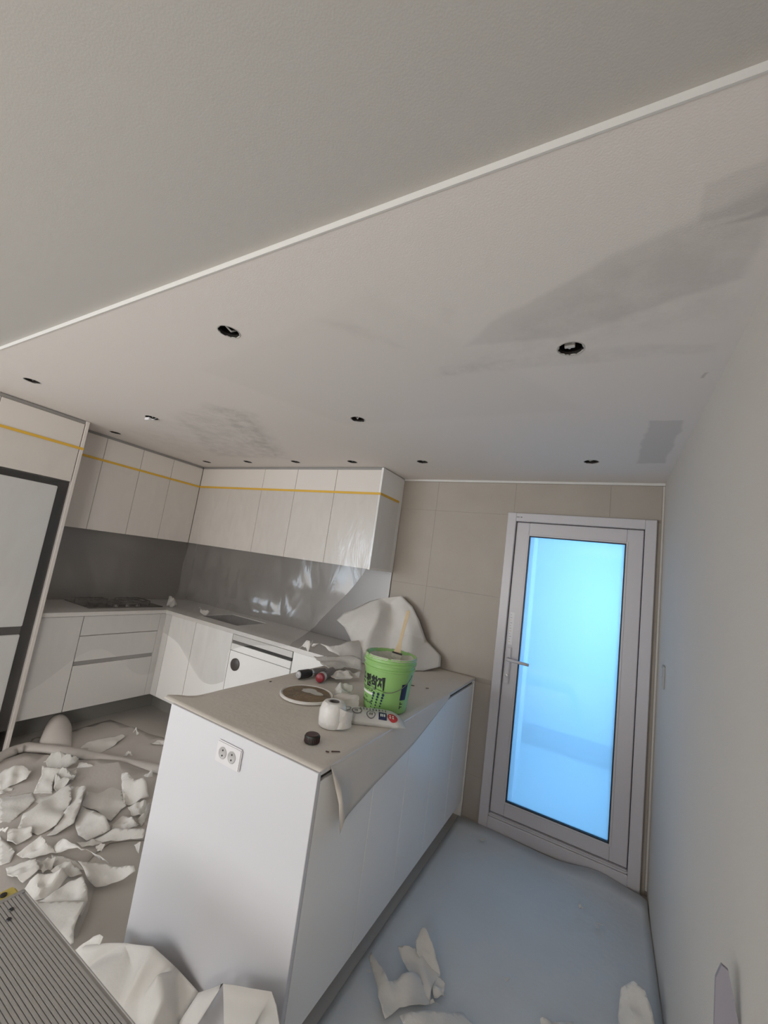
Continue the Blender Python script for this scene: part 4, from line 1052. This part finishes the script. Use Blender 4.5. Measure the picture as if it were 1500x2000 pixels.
for y in ys:
    row = []
    tipl = 0.075 * math.exp(-((y + 1.745) / 0.05) ** 2)
    for i in range(25):
        g = i / 24
        x = PX0 - 0.006 - tipl * (1 - g) ** 6 + g * (PX1 + 0.004 - PX0)
        z = PZ + 0.0022 + 0.0028 * max(0, noise.noise(Vector((x * 5, y * 5, 3)))) + 0.03 * tipl * (1 - g) ** 8
        if y > -0.7:
            x = min(x, PX1 + 0.003)
        row.append((x, y, z))
    L_ = hang(y)
    for i in range(1, 10):
        g = i / 9
        curl = 0.055 * math.exp(-((y + 1.665) / 0.05) ** 2) * math.sin(g * 2.6) + 0.006
        if L_ < 0.004:
            row.append((PX1 + 0.0035, y, PZ + 0.002 - 0.0005 * g))
        else:
            row.append((PX1 + 0.004 + min(0.004, 0.004 * g) + curl * g, y - 0.03 * g * (L_ > 0.2) * 0, PZ + 0.0015 - L_ * g))
    rows.append(row)
tag(grid('worktop_cover_paper', rows, M['cover'], thick=0.0010), 'beige-grey cover paper on the peninsula with a flap hanging down', 'cover sheet')

# ------------------------------------------------------------------ masking tape and film
FG = None


def film_sheet(name, label, axis, prof, a0, a1, edge=None, start=None, seed=0, nu=60, wr=0.006, drop=None, mfilm='film', bulge=None, ztape=2.09):
    t = thing(name, label, 'plastic film', (0, 0, 0))
    fine = []
    for (p, q) in zip(prof, prof[1:]):
        n = max(2, int(math.hypot(q[0] - p[0], q[1] - p[1]) / 0.03))
        for i in range(n):
            f = i / n
            fine.append((p[0] + (q[0] - p[0]) * f, p[1] + (q[1] - p[1]) * f))
    fine.append(prof[-1])
    rows = []
    nf = len(fine)
    for k, (dd, z) in enumerate(fine):
        row = []
        s = k / (nf - 1)
        hi_ = a1 if edge is None else edge(z)
        for i in range(nu + 1):
            lo_ = a0 if start is None else start(z)
            a = lo_ + (hi_ - lo_) * i / nu
            zz = z
            if drop and z < 0.88:
                zz = 0.88 - (0.88 - z) * drop(a)
            loose = wr * (0.10 + min(1.0, max(0.0, (1.56 - z) / 0.25)) * (1.0 if z > 0.95 else 0.35))
            w = loose * (noise.noise(Vector((a * 5 + seed, z * 2.2, seed))) + 0.5 * noise.noise(Vector((a * 14 + z * 6, z * 4 + seed, 4))))
            if axis == 'y':
                row.append((dd + w, a, zz))
            else:
                row.append((a, dd - w - (bulge(a, z) if bulge else 0.0), zz))
        rows.append(row)
    grid('film', rows, M[mfilm], t)
    if axis == 'y':
        box('tape', prof[0][0] - 0.001, prof[0][0] + 0.0012, a0, a1, ztape - 0.008, ztape + 0.010, M['tape'], t, 0)
    else:
        box('tape', a0, a1, prof[0][0] - 0.0012, prof[0][0] + 0.001, ztape - 0.008, ztape + 0.010, M['tape'], t, 0)
    return t


PA = [(UX + 0.004, 2.09), (UX + 0.006, 1.52), (UX + 0.02, 1.30), (UX + 0.09, 1.02), (UX + 0.16, 0.96), (-3.69, 0.925), (-3.676, 0.90), (-3.680, 0.60), (-3.684, 0.36)]
PB = [(UY - 0.004, 2.09), (UY - 0.006, 1.52), (UY - 0.01, 1.30), (UY - 0.06, 1.05), (UY - 0.15, 0.955), (-0.60, 0.925), (-0.616, 0.90), (-0.612, 0.62), (-0.608, 0.42)]


def at_z(prof, z):
    for (p, q) in zip(prof, prof[1:]):
        if q[1] <= z <= p[1]:
            return p[0] + (q[0] - p[0]) * (p[1] - z) / (p[1] - q[1])
    return prof[-1][0]


film_sheet('masking_film', 'clear masking film with yellow tape over the fridge housing', 'y', [(FX + 0.003, 2.09), (FX + 0.004, 1.8), (FX + 0.010, 0.85), (FX + 0.012, 0.16)], -2.53, -1.541, seed=1, wr=0.004, nu=40, mfilm='filmthin')
film_sheet('masking_film', 'clear masking film with yellow tape over the wall cabinets by the cooktop', 'y', PA, -1.53, UY - 0.004,
           edge=lambda z: at_z(PB, z) - 0.004, seed=5, wr=0.012, drop=lambda a: 0.75 + 0.25 * math.sin(a * 7), mfilm='filmthin')
film_sheet('masking_film', 'clear masking film with yellow tape over the wall cabinets and sink', 'x', PB, UX + 0.006, -1.80,
           edge=lambda z: -1.80 if z > 1.55 else (-1.80 - 0.42 * min(1, (1.55 - z) / 0.6) if z > 0.91 else -2.22 - 0.6 * min(1, (0.91 - z) / 0.2)),
           start=lambda z: at_z(PA, z) + 0.004, seed=9, wr=0.022, nu=90, drop=lambda a: 0.35 + 0.65 * math.exp(-((a + 3.0) / 0.35) ** 2) * 0.9,
           bulge=lambda a, z: 0.10 * math.exp(-((a + 2.95) / 0.36) ** 2) * (max(0.0, min(1.0, (1.5 - z) / 0.25)) * max(0.0, min(1.0, (z - 0.93) / 0.2))))
ef = film_sheet('masking_film', 'narrow clear film with yellow tape on the end of the wall cabinets', 'y', [(-1.796, 2.09), (-1.7955, 1.80), (-1.795, 1.535)], UY - 0.004, -0.06, seed=13, wr=0.003, nu=20, mfilm='filmthin')

# ------------------------------------------------------------------ downlight holes
for k, (x, y, r, lab, style) in enumerate(HOLES):
    t = thing('downlight_hole', 'round dark ' + lab, 'downlight hole', (x, y, H))
    n = 24
    vs, fs = [], []
    for j, (rr, z) in enumerate(((r, H - 0.0005), (r, H + 0.012), (r + 0.01, H + 0.012), (r + 0.03, H + 0.09), (0.0, H + 0.09))):
        for i in range(n):
            a = 2 * math.pi * i / n
            vs.append((x + rr * math.cos(a), y + rr * math.sin(a), z))
    for j in range(4):
        for i in range(n):
            fs.append((j * n + i, j * n + (i + 1) % n, (j + 1) * n + (i + 1) % n, (j + 1) * n + i))
    mesh_obj('recess', vs, fs, M['dark'], t)
    # torn paper edge round the hole
    vs, fs = [], []
    rr_ = random.Random(k)
    m_ = 36
    jag = [rr_.uniform(-0.004, 0.001) for _ in range(m_)]
    for i in range(m_):
        a = 2 * math.pi * i / m_
        for (q, z) in ((r + 0.004, H - 0.0002), (r + 0.001, H - 0.0018), (r + jag[i], H + 0.001)):
            vs.append((x + q * math.cos(a), y + q * math.sin(a), z))
    for i in range(m_):
        i2 = (i + 1) % m_
        fs += [(3 * i, 3 * i2, 3 * i2 + 1, 3 * i + 1), (3 * i + 1, 3 * i2 + 1, 3 * i2 + 2, 3 * i + 2)]
    mesh_obj('torn_edge', vs, fs, M['ceil2'], t, True)
    an = rr_.uniform(0, 6.28)
    ca, sa = math.cos(an), math.sin(an)
    tube('cable', [(x + ca * r * 1.1, y + sa * r * 1.1, H + 0.05), (x + ca * r * 0.4, y + sa * r * 0.4, H + 0.015), (x - ca * r * 0.2, y - sa * r * 0.2, H + 0.006), (x - ca * r * 0.7, y - sa * r * 0.7, H + 0.02), (x - ca * r, y - sa * r, H + 0.06)],
         0.0035, M['cable'] if style else M['toolgrey'], t, 8)
    if style == 2:
        box('connector', x - 0.018, x + 0.012, y - 0.010, y + 0.004, H + 0.003, H + 0.018, M['cable'], t, 0.002)
    if style == 3:
        box('connector', x - 0.036, x + 0.010, y - 0.026, y - 0.006, H - 0.022, H - 0.004, M['outlet'], t, 0.003)
        tube('loose_cable', [(x - 0.01, y - 0.012, H - 0.010), (x + 0.02, y + 0.0, H - 0.014), (x + 0.034, y + 0.01, H + 0.0), (x + 0.02, y + 0.012, H + 0.04)], 0.004, M['outlet'], t, 8)

# ------------------------------------------------------------------ things on the peninsula
TZ = 0.8875
BC = Vector((-1.186, -1.075))
bk = thing('adhesive_bucket', 'green plastic adhesive bucket with black lettering on the peninsula', 'bucket', (BC.x, BC.y, TZ))


def brad(h):
    return 0.1045 + (0.122 - 0.1045) * min(1, h / 0.2)


lathe('pail', [(0.0, 0.0), (0.100, 0.0), (0.1045, 0.004), (0.1205, 0.186), (0.1255, 0.188), (0.1265, 0.196), (0.1225, 0.199), (0.1225, 0.212), (0.1285, 0.214), (0.1295, 0.224), (0.1255, 0.227), (0.1250, 0.238), (0.1285, 0.240),
               (0.1285, 0.248), (0.1225, 0.250), (0.1175, 0.243), (0.1080, 0.10), (0.0, 0.10)], M['green'], bk, (BC.x, BC.y, TZ), 64)
# paste filling, uneven and smeared up the wall
rows = []
for j in range(9):
    f = j / 8
    row = []
    for i in range(41):
        a = 2 * math.pi * i / 40
        r_ = 0.1165 * f
        z = 0.212 + 0.010 * noise.noise(Vector((r_ * math.cos(a) * 18, r_ * math.sin(a) * 18, 1))) + (0.022 + 0.008 * noise.noise(Vector((math.cos(a) * 3, math.sin(a) * 3, 7)))) * f ** 7
        row.append((BC.x + r_ * math.cos(a), BC.y + r_ * math.sin(a), TZ + z))
    rows.append(row)
grid('paste', rows, M['paste'], bk)
rr_ = random.Random(3)
vs, fs = [], []
for i in range(60):
    a0 = 2 * math.pi * i / 60
    w = 0.0515
    for (da, h, r_) in ((-w, 0.249 + rr_.uniform(0, .002), 0.1215), (w, 0.249 + rr_.uniform(0, .002), 0.1215), (w, 0.2515, 0.1265), (-w, 0.2515, 0.1265), (-w, 0.244 - rr_.uniform(0, .006), 0.1292), (w, 0.244 - rr_.uniform(0, .006), 0.1292)):
        vs.append((BC.x + r_ * math.cos(a0 + da), BC.y + r_ * math.sin(a0 + da), TZ + h))
    if rr_.random() < 0.8:
        s = 6 * i
        fs += [(s, s + 1, s + 2, s + 3), (s + 3, s + 2, s + 5, s + 4)]
mesh_obj('paste_smear', vs, fs, M['paste'], bk)
TH0 = math.radians(-64)


def wrap(name, polys, m, lift=0.0013):
    """flat print laid on the pail: polys are (theta_deg, h) outlines"""
    vs, fs = [], []
    for poly in polys:
        s = len(vs)
        for (th, h) in poly:
            a = TH0 + math.radians(th)
            r_ = 0.1045 + (0.1205 - 0.1045) * (h - 0.004) / 0.182 + lift
            vs.append((BC.x + r_ * math.cos(a), BC.y + r_ * math.sin(a), TZ + h))
        fs.append(tuple(range(s, s + len(poly))))
    return mesh_obj(name, vs, fs, m, bk)


def rect(t0, t1, h0, h1, n=8):
    q = [(t0 + (t1 - t0) * i / n, h0) for i in range(n + 1)]
    return q + [(t1 - (t1 - t0) * i / n, h1) for i in range(n + 1)]


def strip(t0, t1, h0, h1, n=8):
    return [[(t0 + (t1 - t0) * i / n, h0), (t0 + (t1 - t0) * (i + 1) / n, h0), (t0 + (t1 - t0) * (i + 1) / n, h1), (t0 + (t1 - t0) * i / n, h1)] for i in range(n)]


def lettering(name, text, t0, t1, h0, h1, m, bold=0.02):
    c = bpy.data.curves.new('lettering', 'FONT')
    c.body = text
    c.offset = bold
    c.resolution_u = 2
    o = bpy.data.objects.new('lettering', c)
    COL.objects.link(o)
    me = bpy.data.meshes.new_from_object(o.evaluated_get(bpy.context.evaluated_depsgraph_get()))
    bpy.data.objects.remove(o)
    bpy.data.curves.remove(c)
    if not me.vertices:
        return None
    x0, x1 = min(v.co.x for v in me.vertices), max(v.co.x for v in me.vertices)
    y0, y1 = min(v.co.y for v in me.vertices), max(v.co.y for v in me.vertices)
    polys = []
    for p in me.polygons:
        polys.append([(t0 + (t1 - t0) * (me.vertices[i].co.x - x0) / (x1 - x0), h0 + (h1 - h0) * (me.vertices[i].co.y - y0) / (y1 - y0)) for i in p.vertices])
    bpy.data.meshes.remove(me)
    return wrap(name, polys, m)


def illegible(t0, t1, h0, h1, n, seed):
    """a line of print too small to read: short strokes"""
    r_ = random.Random(seed)
    polys = []
    w = (t1 - t0) / n
    for i in range(n):
        a = t0 + i * w
        b = a + w * 0.72
        polys.append([(a, h0), (a + w * 0.2, h0), (a + w * 0.2, h1), (a, h1)])
        for k in range(2):
            h = h0 + (h1 - h0) * r_.uniform(0.1, 0.8)
            polys.append([(a, h), (b, h), (b, h + (h1 - h0) * 0.18), (a, h + (h1 - h0) * 0.18)])
    return wrap('small_print', polys, M['black'])


lettering('lettering', '드 접착제', -84, -6, 0.104, 0.163, M['black'], 0.05)
wrap('underline', strip(-78, -24, 0.0985, 0.1005), M['black'])
illegible(-72, -32, 0.086, 0.096, 6, 1)
wrap('white_label', strip(-80, -34, 0.071, 0.081), M['labelwhite'])
illegible(-64, -48, 0.052, 0.060, 2, 2)
illegible(-80, -34, 0.030, 0.042, 6, 3)
dots = []
for r_ in range(6):
    for c_ in range(3):
        th = -31 + c_ * 12 - r_ * 1.2
        h = 0.084 - r_ * 0.0130
        q = 0.0066 - 0.0007 * r_
        dots.append([(th + math.degrees(q / 0.113) * math.cos(2 * math.pi * i / 12), h + q * math.sin(2 * math.pi * i / 12)) for i in range(12)])
wrap('dot_print', dots, M['navydot'])
wrap('navy_panel', strip(36, 54, 0.066, 0.138), M['navy'])
illegible(38, 50, 0.044, 0.058, 1, 4)
illegible(38, 50, 0.026, 0.040, 1, 5)
# bail handle of wire hanging over the front with a plastic grip
hp = []
for i in range(25):
    f = i / 24
    th = -76 + f * 140
    sag = 0.078 * math.sin(math.pi * f) ** 0.8
    h = 0.176 - sag
    r_ = 0.1045 + 0.016 * h / 0.186 + 0.004 + 0.006 * math.sin(math.pi * f)
    a = TH0 + math.radians(th)
    hp.append((BC.x + r_ * math.cos(a), BC.y + r_ * math.sin(a), TZ + h))
hd = tube('bail_handle', hp, 0.0016, M['toolgrey'], bk, 6)
tube('grip', hp[9:13], 0.0042, M['green'], hd, 8)

br = thing('paint_brush', 'flat wooden-handled paste brush standing in the green bucket', 'brush', (-1.175, -1.02, 1.10))
B0, B1 = Vector((-1.178, -1.035, 1.118)), Vector((-1.158, -1.002, 1.352))
up_ = (B1 - B0).normalized()
sd_ = Vector((0.868, 0.476, 0.05)).normalized()
sd_ = (sd_ - up_ * sd_.dot(up_)).normalized()
nn_ = up_.cross(sd_)


def slab(name, stations, m, parent):
    vs, fs = [], []
    for (f, w, tk) in stations:
        c = B0 + (B1 - B0) * f
        for (a, b) in ((-w, -tk), (w, -tk), (w, tk), (-w, tk)):
            vs.append(c + sd_ * a + nn_ * b)
    for j in range(len(stations) - 1):
        for i in range(4):
            fs.append((4 * j + i, 4 * j + (i + 1) % 4, 4 * j + 4 + (i + 1) % 4, 4 * j + 4 + i))
    fs += [(3, 2, 1, 0), tuple(4 * (len(stations) - 1) + i for i in range(4))]
    o = mesh_obj(name, vs, fs, m, parent)
    bv = o.modifiers.new('bevel', 'BEVEL')
    bv.width = 0.0015
    bv.segments = 2
    return o


slab('handle', [(0.10, 0.018, 0.005), (0.22, 0.012, 0.005), (0.34, 0.008, 0.005), (0.6, 0.0085, 0.005), (0.85, 0.0095, 0.0048), (0.97, 0.009, 0.0045), (1.0, 0.005, 0.004)], M['wood'], br)
slab('ferrule', [(0.065, 0.026, 0.006), (0.10, 0.0255, 0.006)], M['dark'], br)
slab('bristles', [(-0.07, 0.022, 0.004), (0.065, 0.0255, 0.0055)], M['paste'], br)

LC = Vector((-1.513, -1.272))
ld = thing('bucket_lid', 'round white bucket lid smeared with brown glue on the cover paper', 'lid', (LC.x, LC.y, TZ))
lathe('disc', [(0.0, 0.0), (0.120, 0.0), (0.128, 0.003), (0.129, 0.012), (0.124, 0.015), (0.120, 0.011), (0.0, 0.010)], M['lid'], ld, (LC.x, LC.y, TZ), 56)
lathe('glue_smear', [(0.0, 0.0), (0.116, 0.0), (0.113, 0.003), (0.0, 0.0045)], M['brown'], ld, (LC.x + 0.001, LC.y, TZ + 0.011), 48, wob=0.05, seed=4)
# pale paste film dried over part of the smear
vs, fs = [], []
for i in range(30):
    a = 2 * math.pi * i / 30
    r_ = 0.034 * (1 + 0.45 * noise.noise(Vector((math.cos(a) * 1.5, math.sin(a) * 1.5, 9))))
    vs.append((LC.x + 0.0 + r_ * math.cos(a) * 1.6, LC.y + 0.03 + r_ * math.sin(a), TZ + 0.0158))
mesh_obj('dried_paste', vs, [tuple(range(30))], M['paper2'], ld)

RC = Vector((-1.226, -1.462))
rl = thing('masking_film_roll', 'white roll of masking film standing beside the glue-smeared lid', 'roll', (RC.x, RC.y, TZ))
lathe('film_winding', [(0.021, 0.004), (0.044, 0.0), (0.052, 0.008), (0.056, 0.03), (0.055, 0.062), (0.050, 0.084), (0.040, 0.095), (0.027, 0.097), (0.021, 0.093), (0.021, 0.004)], M['roll'], rl, (RC.x, RC.y, TZ), 40, wob=0.06, seed=2)
lathe('core', [(0.0, 0.004), (0.0205, 0.004), (0.0205, 0.096), (0.0175, 0.096), (0.0175, 0.02), (0.0, 0.02)], M['toolgrey'], rl, (RC.x, RC.y, TZ), 28)
rows = []
for j in range(9):
    f = j / 8
    rows.append([(RC.x + (0.052 + 0.03 * g / 6 + 0.006 * noise.noise(Vector((g, f * 4, 2)))) * math.cos(-0.5 + g * 0.16), RC.y + (0.052 + 0.03 * g / 6) * math.sin(-0.5 + g * 0.16), TZ + 0.006 + f * 0.08 * (1 - 0.05 * g)) for g in range(7)])
grid('loose_film_end', rows, M['roll'], rl)

# printed plastic bag lying before the bucket
bag = thing('paste_bag', 'printed white plastic paste bag lying in front of the green bucket', 'bag', (-1.14, -1.245, TZ))
BA = Vector((-1.272, -1.368, 0))
BB = Vector((-1.018, -1.200, 0))
bu = (BB - BA).normalized()
bl = (BB - BA).length
bv_ = Vector((-bu.y, bu.x, 0))


def bag_pt(f, g):
    """f along the bag, g around from one side edge over the top to the other (-1..1)"""
    w = 0.060 * (1 - 0.25 * max(0, (f - 0.86) / 0.14)) * (0.88 + 0.12 * min(1, f / 0.08))
    hh = 0.046 * (1 - abs(2 * f - 0.95) ** 5 * 0.75)
    hh = max(hh, 0.006)
    wr_ = 0.0012 * noise.noise(Vector((f * 9, g * 3, 5)))
    z = hh * math.sqrt(max(0.0, 1 - g * g * 0.96)) ** 0.8 + wr_
    return BA + bu * (bl * f) + bv_ * (w * g + 0.004 * noise.noise(Vector((f * 6, 1, g)))) + Vector((0, 0, TZ + 0.0005 + max(0.001, z)))


rows = []
for j in range(37):
    f = j / 36
    top = [bag_pt(f, -1 + 2 * i / 20) for i in range(21)]
    bot = [Vector((top[20 - k].x, top[20 - k].y, TZ + 0.0004)) for k in (0, 10, 20)]
    rows.append(top + bot + [top[0]])
grid('bag_body', rows, M['bag'], bag)


def bag_print(name, polys, m, lift=0.0018):
    vs, fs = [], []
    for poly in polys:
        s = len(vs)
        vs += [bag_pt(f, g) + Vector((0, 0, lift)) - bv_ * lift for (f, g) in poly]
        fs.append(tuple(range(s, s + len(poly))))
    return mesh_obj(name, vs, fs, m, bag)


def bag_quad(f0, f1, g0, g1, n=5):
    out_ = []
    for i in range(n):
        for j in range(n):
            a, b = f0 + (f1 - f0) * i / n, f0 + (f1 - f0) * (i + 1) / n
            c, e = g0 + (g1 - g0) * j / n, g0 + (g1 - g0) * (j + 1) / n
            out_.append([(a, c), (b, c), (b, e), (a, e)])
    return out_


def bag_disc(fc, gc, rf, rg, n=6, inner=0.0, rot=0.0):
    out_ = []
    if inner < 0.1:
        for k_ in range(4):
            out_ += bag_disc(fc, gc, rf * (k_ + 1) / 4, rg * (k_ + 1) / 4, 24, 0.1001 if k_ == 0 else k_ / (k_ + 1) - 0.001)
        return out_
    for i in range(n):
        a, b = 2 * math.pi * i / n + rot, 2 * math.pi * (i + 1) / n + rot
        out_.append([(fc + rf * inner * math.cos(a), gc + rg * inner * math.sin(a)), (fc + rf * math.cos(a), gc + rg * math.sin(a)), (fc + rf * math.cos(b), gc + rg * math.sin(b)), (fc + rf * inner * math.cos(b), gc + rg * inner * math.sin(b))])
    return out_


bag_print('red_hexagon', bag_disc(0.80, -0.62, 0.075, 0.32, 6, 0.02), M['red'])
bag_print('navy_square', bag_quad(0.60, 0.715, -0.90, -0.34), M['navy'])
bag_print('red_corner', bag_quad(0.16, 0.23, -0.97, -0.78, 3), M['red'])
ws = []
for i in range(3):
    ws += bag_quad(0.625 + i * 0.026, 0.640 + i * 0.026, -0.72, -0.50, 1)
for i in range(2):
    for j in range(2):
        ws += bag_quad(0.752 + i * 0.042, 0.776 + i * 0.042, -0.74 + j * 0.16, -0.68 + j * 0.16, 1)
        ws += bag_quad(0.761 + i * 0.042, 0.767 + i * 0.042, -0.78 + j * 0.16, -0.64 + j * 0.16, 1)
bag_print('white_print', ws, M['labelwhite'], 0.0026)
bag_print('ring_mark', bag_disc(0.49, -0.60, 0.065, 0.30, 18, 0.82) + bag_disc(0.29, -0.35, 0.075, 0.34, 18, 0.80) + bag_disc(0.14, -0.10, 0.07, 0.34, 18, 0.78), M['toolgrey'])
bs = []
r8 = random.Random(8)
for i in range(9):
    f0 = 0.33 + i * 0.045
    for j in range(3):
        g0 = -0.20 + j * 0.13
        if r8.random() < 0.85:
            bs += bag_quad(f0, f0 + 0.030 * r8.uniform(.5, 1), g0, g0 + 0.05, 1)
    bs += bag_quad(f0 + 0.012, f0 + 0.019, -0.22, 0.14, 2)
for i in range(4):
    bs += bag_quad(0.465 + i * 0.014, 0.472 + i * 0.014, -0.68, -0.52 + 0.03 * (i % 2), 1)
    bs += bag_quad(0.258 + i * 0.013, 0.264 + i * 0.013, -0.44, -0.26 - 0.03 * (i % 2), 1)
bag_print('black_print', bs, M['black'])

cp = thing('bottle_cap', 'dark maroon ribbed bottle cap on the cover paper near the end panel', 'bottle cap', (-1.187, -1.635, TZ))
lathe('cap_shell', [(0.0, 0.0), (0.0265, 0.0), (0.0275, 0.004), (0.0275, 0.022), (0.0255, 0.0265), (0.0, 0.027)], M['black'], cp, (-1.187, -1.635, TZ), 36)
lathe('cap_top', [(0.0, 0.0), (0.0235, 0.0), (0.0225, 0.0012), (0.0, 0.0015)], M['capdark'], cp, (-1.187, -1.635, TZ + 0.027), 30)
bm = bmesh.new()
for i in range(28):
    a = 2 * math.pi * i / 28
    bm_box(bm, -1.187 + 0.0278 * math.cos(a) - 0.0009, -1.187 + 0.0278 * math.cos(a) + 0.0009, -1.635 + 0.0278 * math.sin(a) - 0.0009, -1.635 + 0.0278 * math.sin(a) + 0.0009, TZ + 0.003, TZ + 0.022)
bm_obj('ribs', bm, M['capdark'], cp)

# two hand tools
t1 = thing('hand_tool', 'black cylindrical tool with silver end on the cover paper', 'tool', (-1.71, -1.0, TZ))
a0 = Vector((-1.712, -1.105, TZ + 0.0245))
ax = Vector((0.035, 0.20, 0.0)).normalized()
lathe('grip', [(0.0, 0.0), (0.021, 0.0), (0.0235, 0.004), (0.0235, 0.07), (0.020, 0.076), (0.020, 0.084), (0.0, 0.084)], M['toolblack'], t1, a0, 24, ax)
lathe('end_cap', [(0.0, -0.008), (0.005, -0.008), (0.006, -0.0055), (0.017, -0.005), (0.0195, 0.0), (0.0, 0.0)], M['chrome'], t1, a0, 20, ax)
lathe('collar', [(0.0, 0.084), (0.022, 0.084), (0.022, 0.094), (0.0, 0.094)], M['chrome'], t1, a0, 20, ax)
lathe('barrel', [(0.0, 0.094), (0.0205, 0.094), (0.022, 0.13), (0.018, 0.19), (0.0, 0.195)], M['toolgrey'], t1, a0, 20, ax)
t2 = thing('hand_tool', 'grey hand tool with a round red end beside the black tool', 'tool', (-1.63, -0.95, TZ))
a0 = Vector((-1.603, -1.062, TZ + 0.0265))
ax = Vector((-0.045, 0.19, 0.0)).normalized()
lathe('red_end', [(0.0, -0.006), (0.010, -0.005), (0.021, -0.001), (0.025, 0.006), (0.025, 0.02), (0.0, 0.02)], M['redcap'], t2, a0, 24, ax)
lathe('clear_sleeve', [(0.0, 0.02), (0.0255, 0.02), (0.0255, 0.045), (0.0, 0.045)], M['bag'], t2, a0, 24, ax)
lathe('barrel', [(0.0, 0.045), (0.0205, 0.045), (0.022, 0.09), (0.0245, 0.12), (0.0245, 0.175), (0.016, 0.185), (0.0, 0.185)], M['toolgrey'], t2, a0, 24, ax)
q_ = a0 + ax * 0.075 + Vector((0, 0, 0.017))
box('trigger', q_.x - 0.006, q_.x + 0.006, q_.y - 0.022, q_.y + 0.022, q_.z - 0.004, q_.z + 0.005, M['toolblack'], t2, 0.003, 2, Matrix.Rotation(math.radians(13), 3, 'Z'))

# small dark chips
for (x, y, l, an, lab) in ((-1.100, -1.655, 0.014, 0.3, 'short dark chip beside the bottle cap'), (-1.080, -1.632, 0.030, 0.7, 'longer dark sliver near the hanging paper flap'),
                           (-1.768, -1.256, 0.012, 1.2, 'tiny dark chip beside the glue-smeared lid'), (-1.245, -0.615, 0.020, 0.5, 'dark sliver on the paper right of the bucket'), (-1.165, -0.585, 0.018, 0.8, 'reddish sliver near the far edge of the peninsula')):
    bm = bmesh.new()
    bm_box(bm, x - l / 2, x + l / 2, y - 0.003, y + 0.003, TZ, TZ + 0.003, 0.001, 1, Matrix.Rotation(an, 3, 'Z'))
    for v in bm.verts:
        v.co.y += 0.003 * noise.noise(v.co * 60)
    tag(bm_obj('dark_chip', bm, M['capdark']), lab, 'debris')

# ------------------------------------------------------------------ aluminium work platform
DK = 0.50
X0, X1, Y1, Y0 = -1.690, -0.62, -2.228, -2.612
pf = thing('work_platform', 'low aluminium work platform with ribbed deck and yellow hinge brackets', 'platform', (-1.15, -2.42, 0))
bm = bmesh.new()
bm_box(bm, X0 + 0.012, X1 - 0.012, Y0, Y1, DK - 0.022, DK - 0.004)
n = 44
for i in range(n):
    y = Y0 + 0.006 + (Y1 - Y0 - 0.012) * (i + 0.5) / n
    bm_box(bm, X0 + 0.012, X1 - 0.012, y - 0.0030, y + 0.0030, DK - 0.006, DK - 0.0015)
bm_obj('deck', bm, M['alu'], pf)
for (a, b) in ((X0, X0 + 0.012), (X1 - 0.012, X1)):
    box('end_rail', a, b, Y0, Y1, DK - 0.05, DK + 0.001, M['alu2'], pf, 0.002)
for (a, b) in ((Y1, Y1 + 0.004), (Y0 - 0.004, Y0)):
    box('side_rail', X0, X1, a, b, DK - 0.05, DK - 0.002, M['alu'], pf, 0.001)
for (xx, yy) in ((X0 + 0.055, Y1 - 0.045), (X0 + 0.085, Y1 - 0.060), (X1 - 0.06, Y0 + 0.05)):
    lathe('rivet', [(0.0, 0), (0.006, 0), (0.005, 0.002), (0, 0.0025)], M['toolblack'], pf, (xx, yy, DK), 14)
for sx, xe in ((-1, X0), (1, X1)):
    for yy in (Y1 - 0.03, Y0 + 0.03):
        hb = box('hinge_bracket', xe + sx * 0.002 if sx > 0 else xe - 0.062, xe + 0.062 if sx > 0 else xe - 0.002, yy - 0.035, yy + 0.035, DK - 0.075, DK - 0.018, M['yellow'], pf, 0.008, 2)
        lathe('bolt', [(0, 0), (0.008, 0), (0.008, 0.004), (0, 0.005)], M['toolblack'], hb, (xe + sx * 0.035, yy, DK - 0.018), 12)
        lg_a, lg_b = Vector((xe + sx * 0.05, yy, DK - 0.05)), Vector((xe + sx * 0.20, yy, 0.02))
        ln = (lg_b - lg_a).length
        mid = (lg_a + lg_b) / 2
        an = math.atan2(lg_b.x - lg_a.x, lg_a.z - lg_b.z)
        lg = box('leg', mid.x - 0.018, mid.x + 0.018, mid.y - 0.028, mid.y + 0.028, mid.z - ln / 2, mid.z + ln / 2, M['alu'], pf, 0.003, 1, Matrix.Rotation(-an, 3, 'Y'))
        box('rubber_foot', lg_b.x - 0.024, lg_b.x + 0.024, yy - 0.032, yy + 0.032, 0.0, 0.035, M['toolblack'], lg, 0.004)
    xm, zm = xe + sx * 0.13, 0.235
    box('rung', xm - 0.02, xm + 0.02, Y0 + 0.06, Y1 - 0.06, zm - 0.014, zm + 0.014, M['alu'], pf, 0.003)

# pointed lilac-grey strip standing against the right wall
prof = [(-0.052, 0.0), (-0.004, 0.0), (-0.002, 0.745), (-0.022, 0.845), (-0.033, 0.850), (-0.042, 0.822)]
vs = [(x, -1.722 - 0.02 * (0.85 - z), z) for (x, z) in prof] + [(x, -1.714 - 0.02 * (0.85 - z), z) for (x, z) in prof]
k = len(prof)
fs = [tuple(range(k)), tuple(reversed(range(k, 2 * k)))] + [(i, i + k, (i + 1) % k + k, (i + 1) % k) for i in range(k)]
tag(mesh_obj('plastic_strip', vs, fs, M['lilac']), 'lilac-grey plastic strip with pointed top standing at the right wall', 'strip')
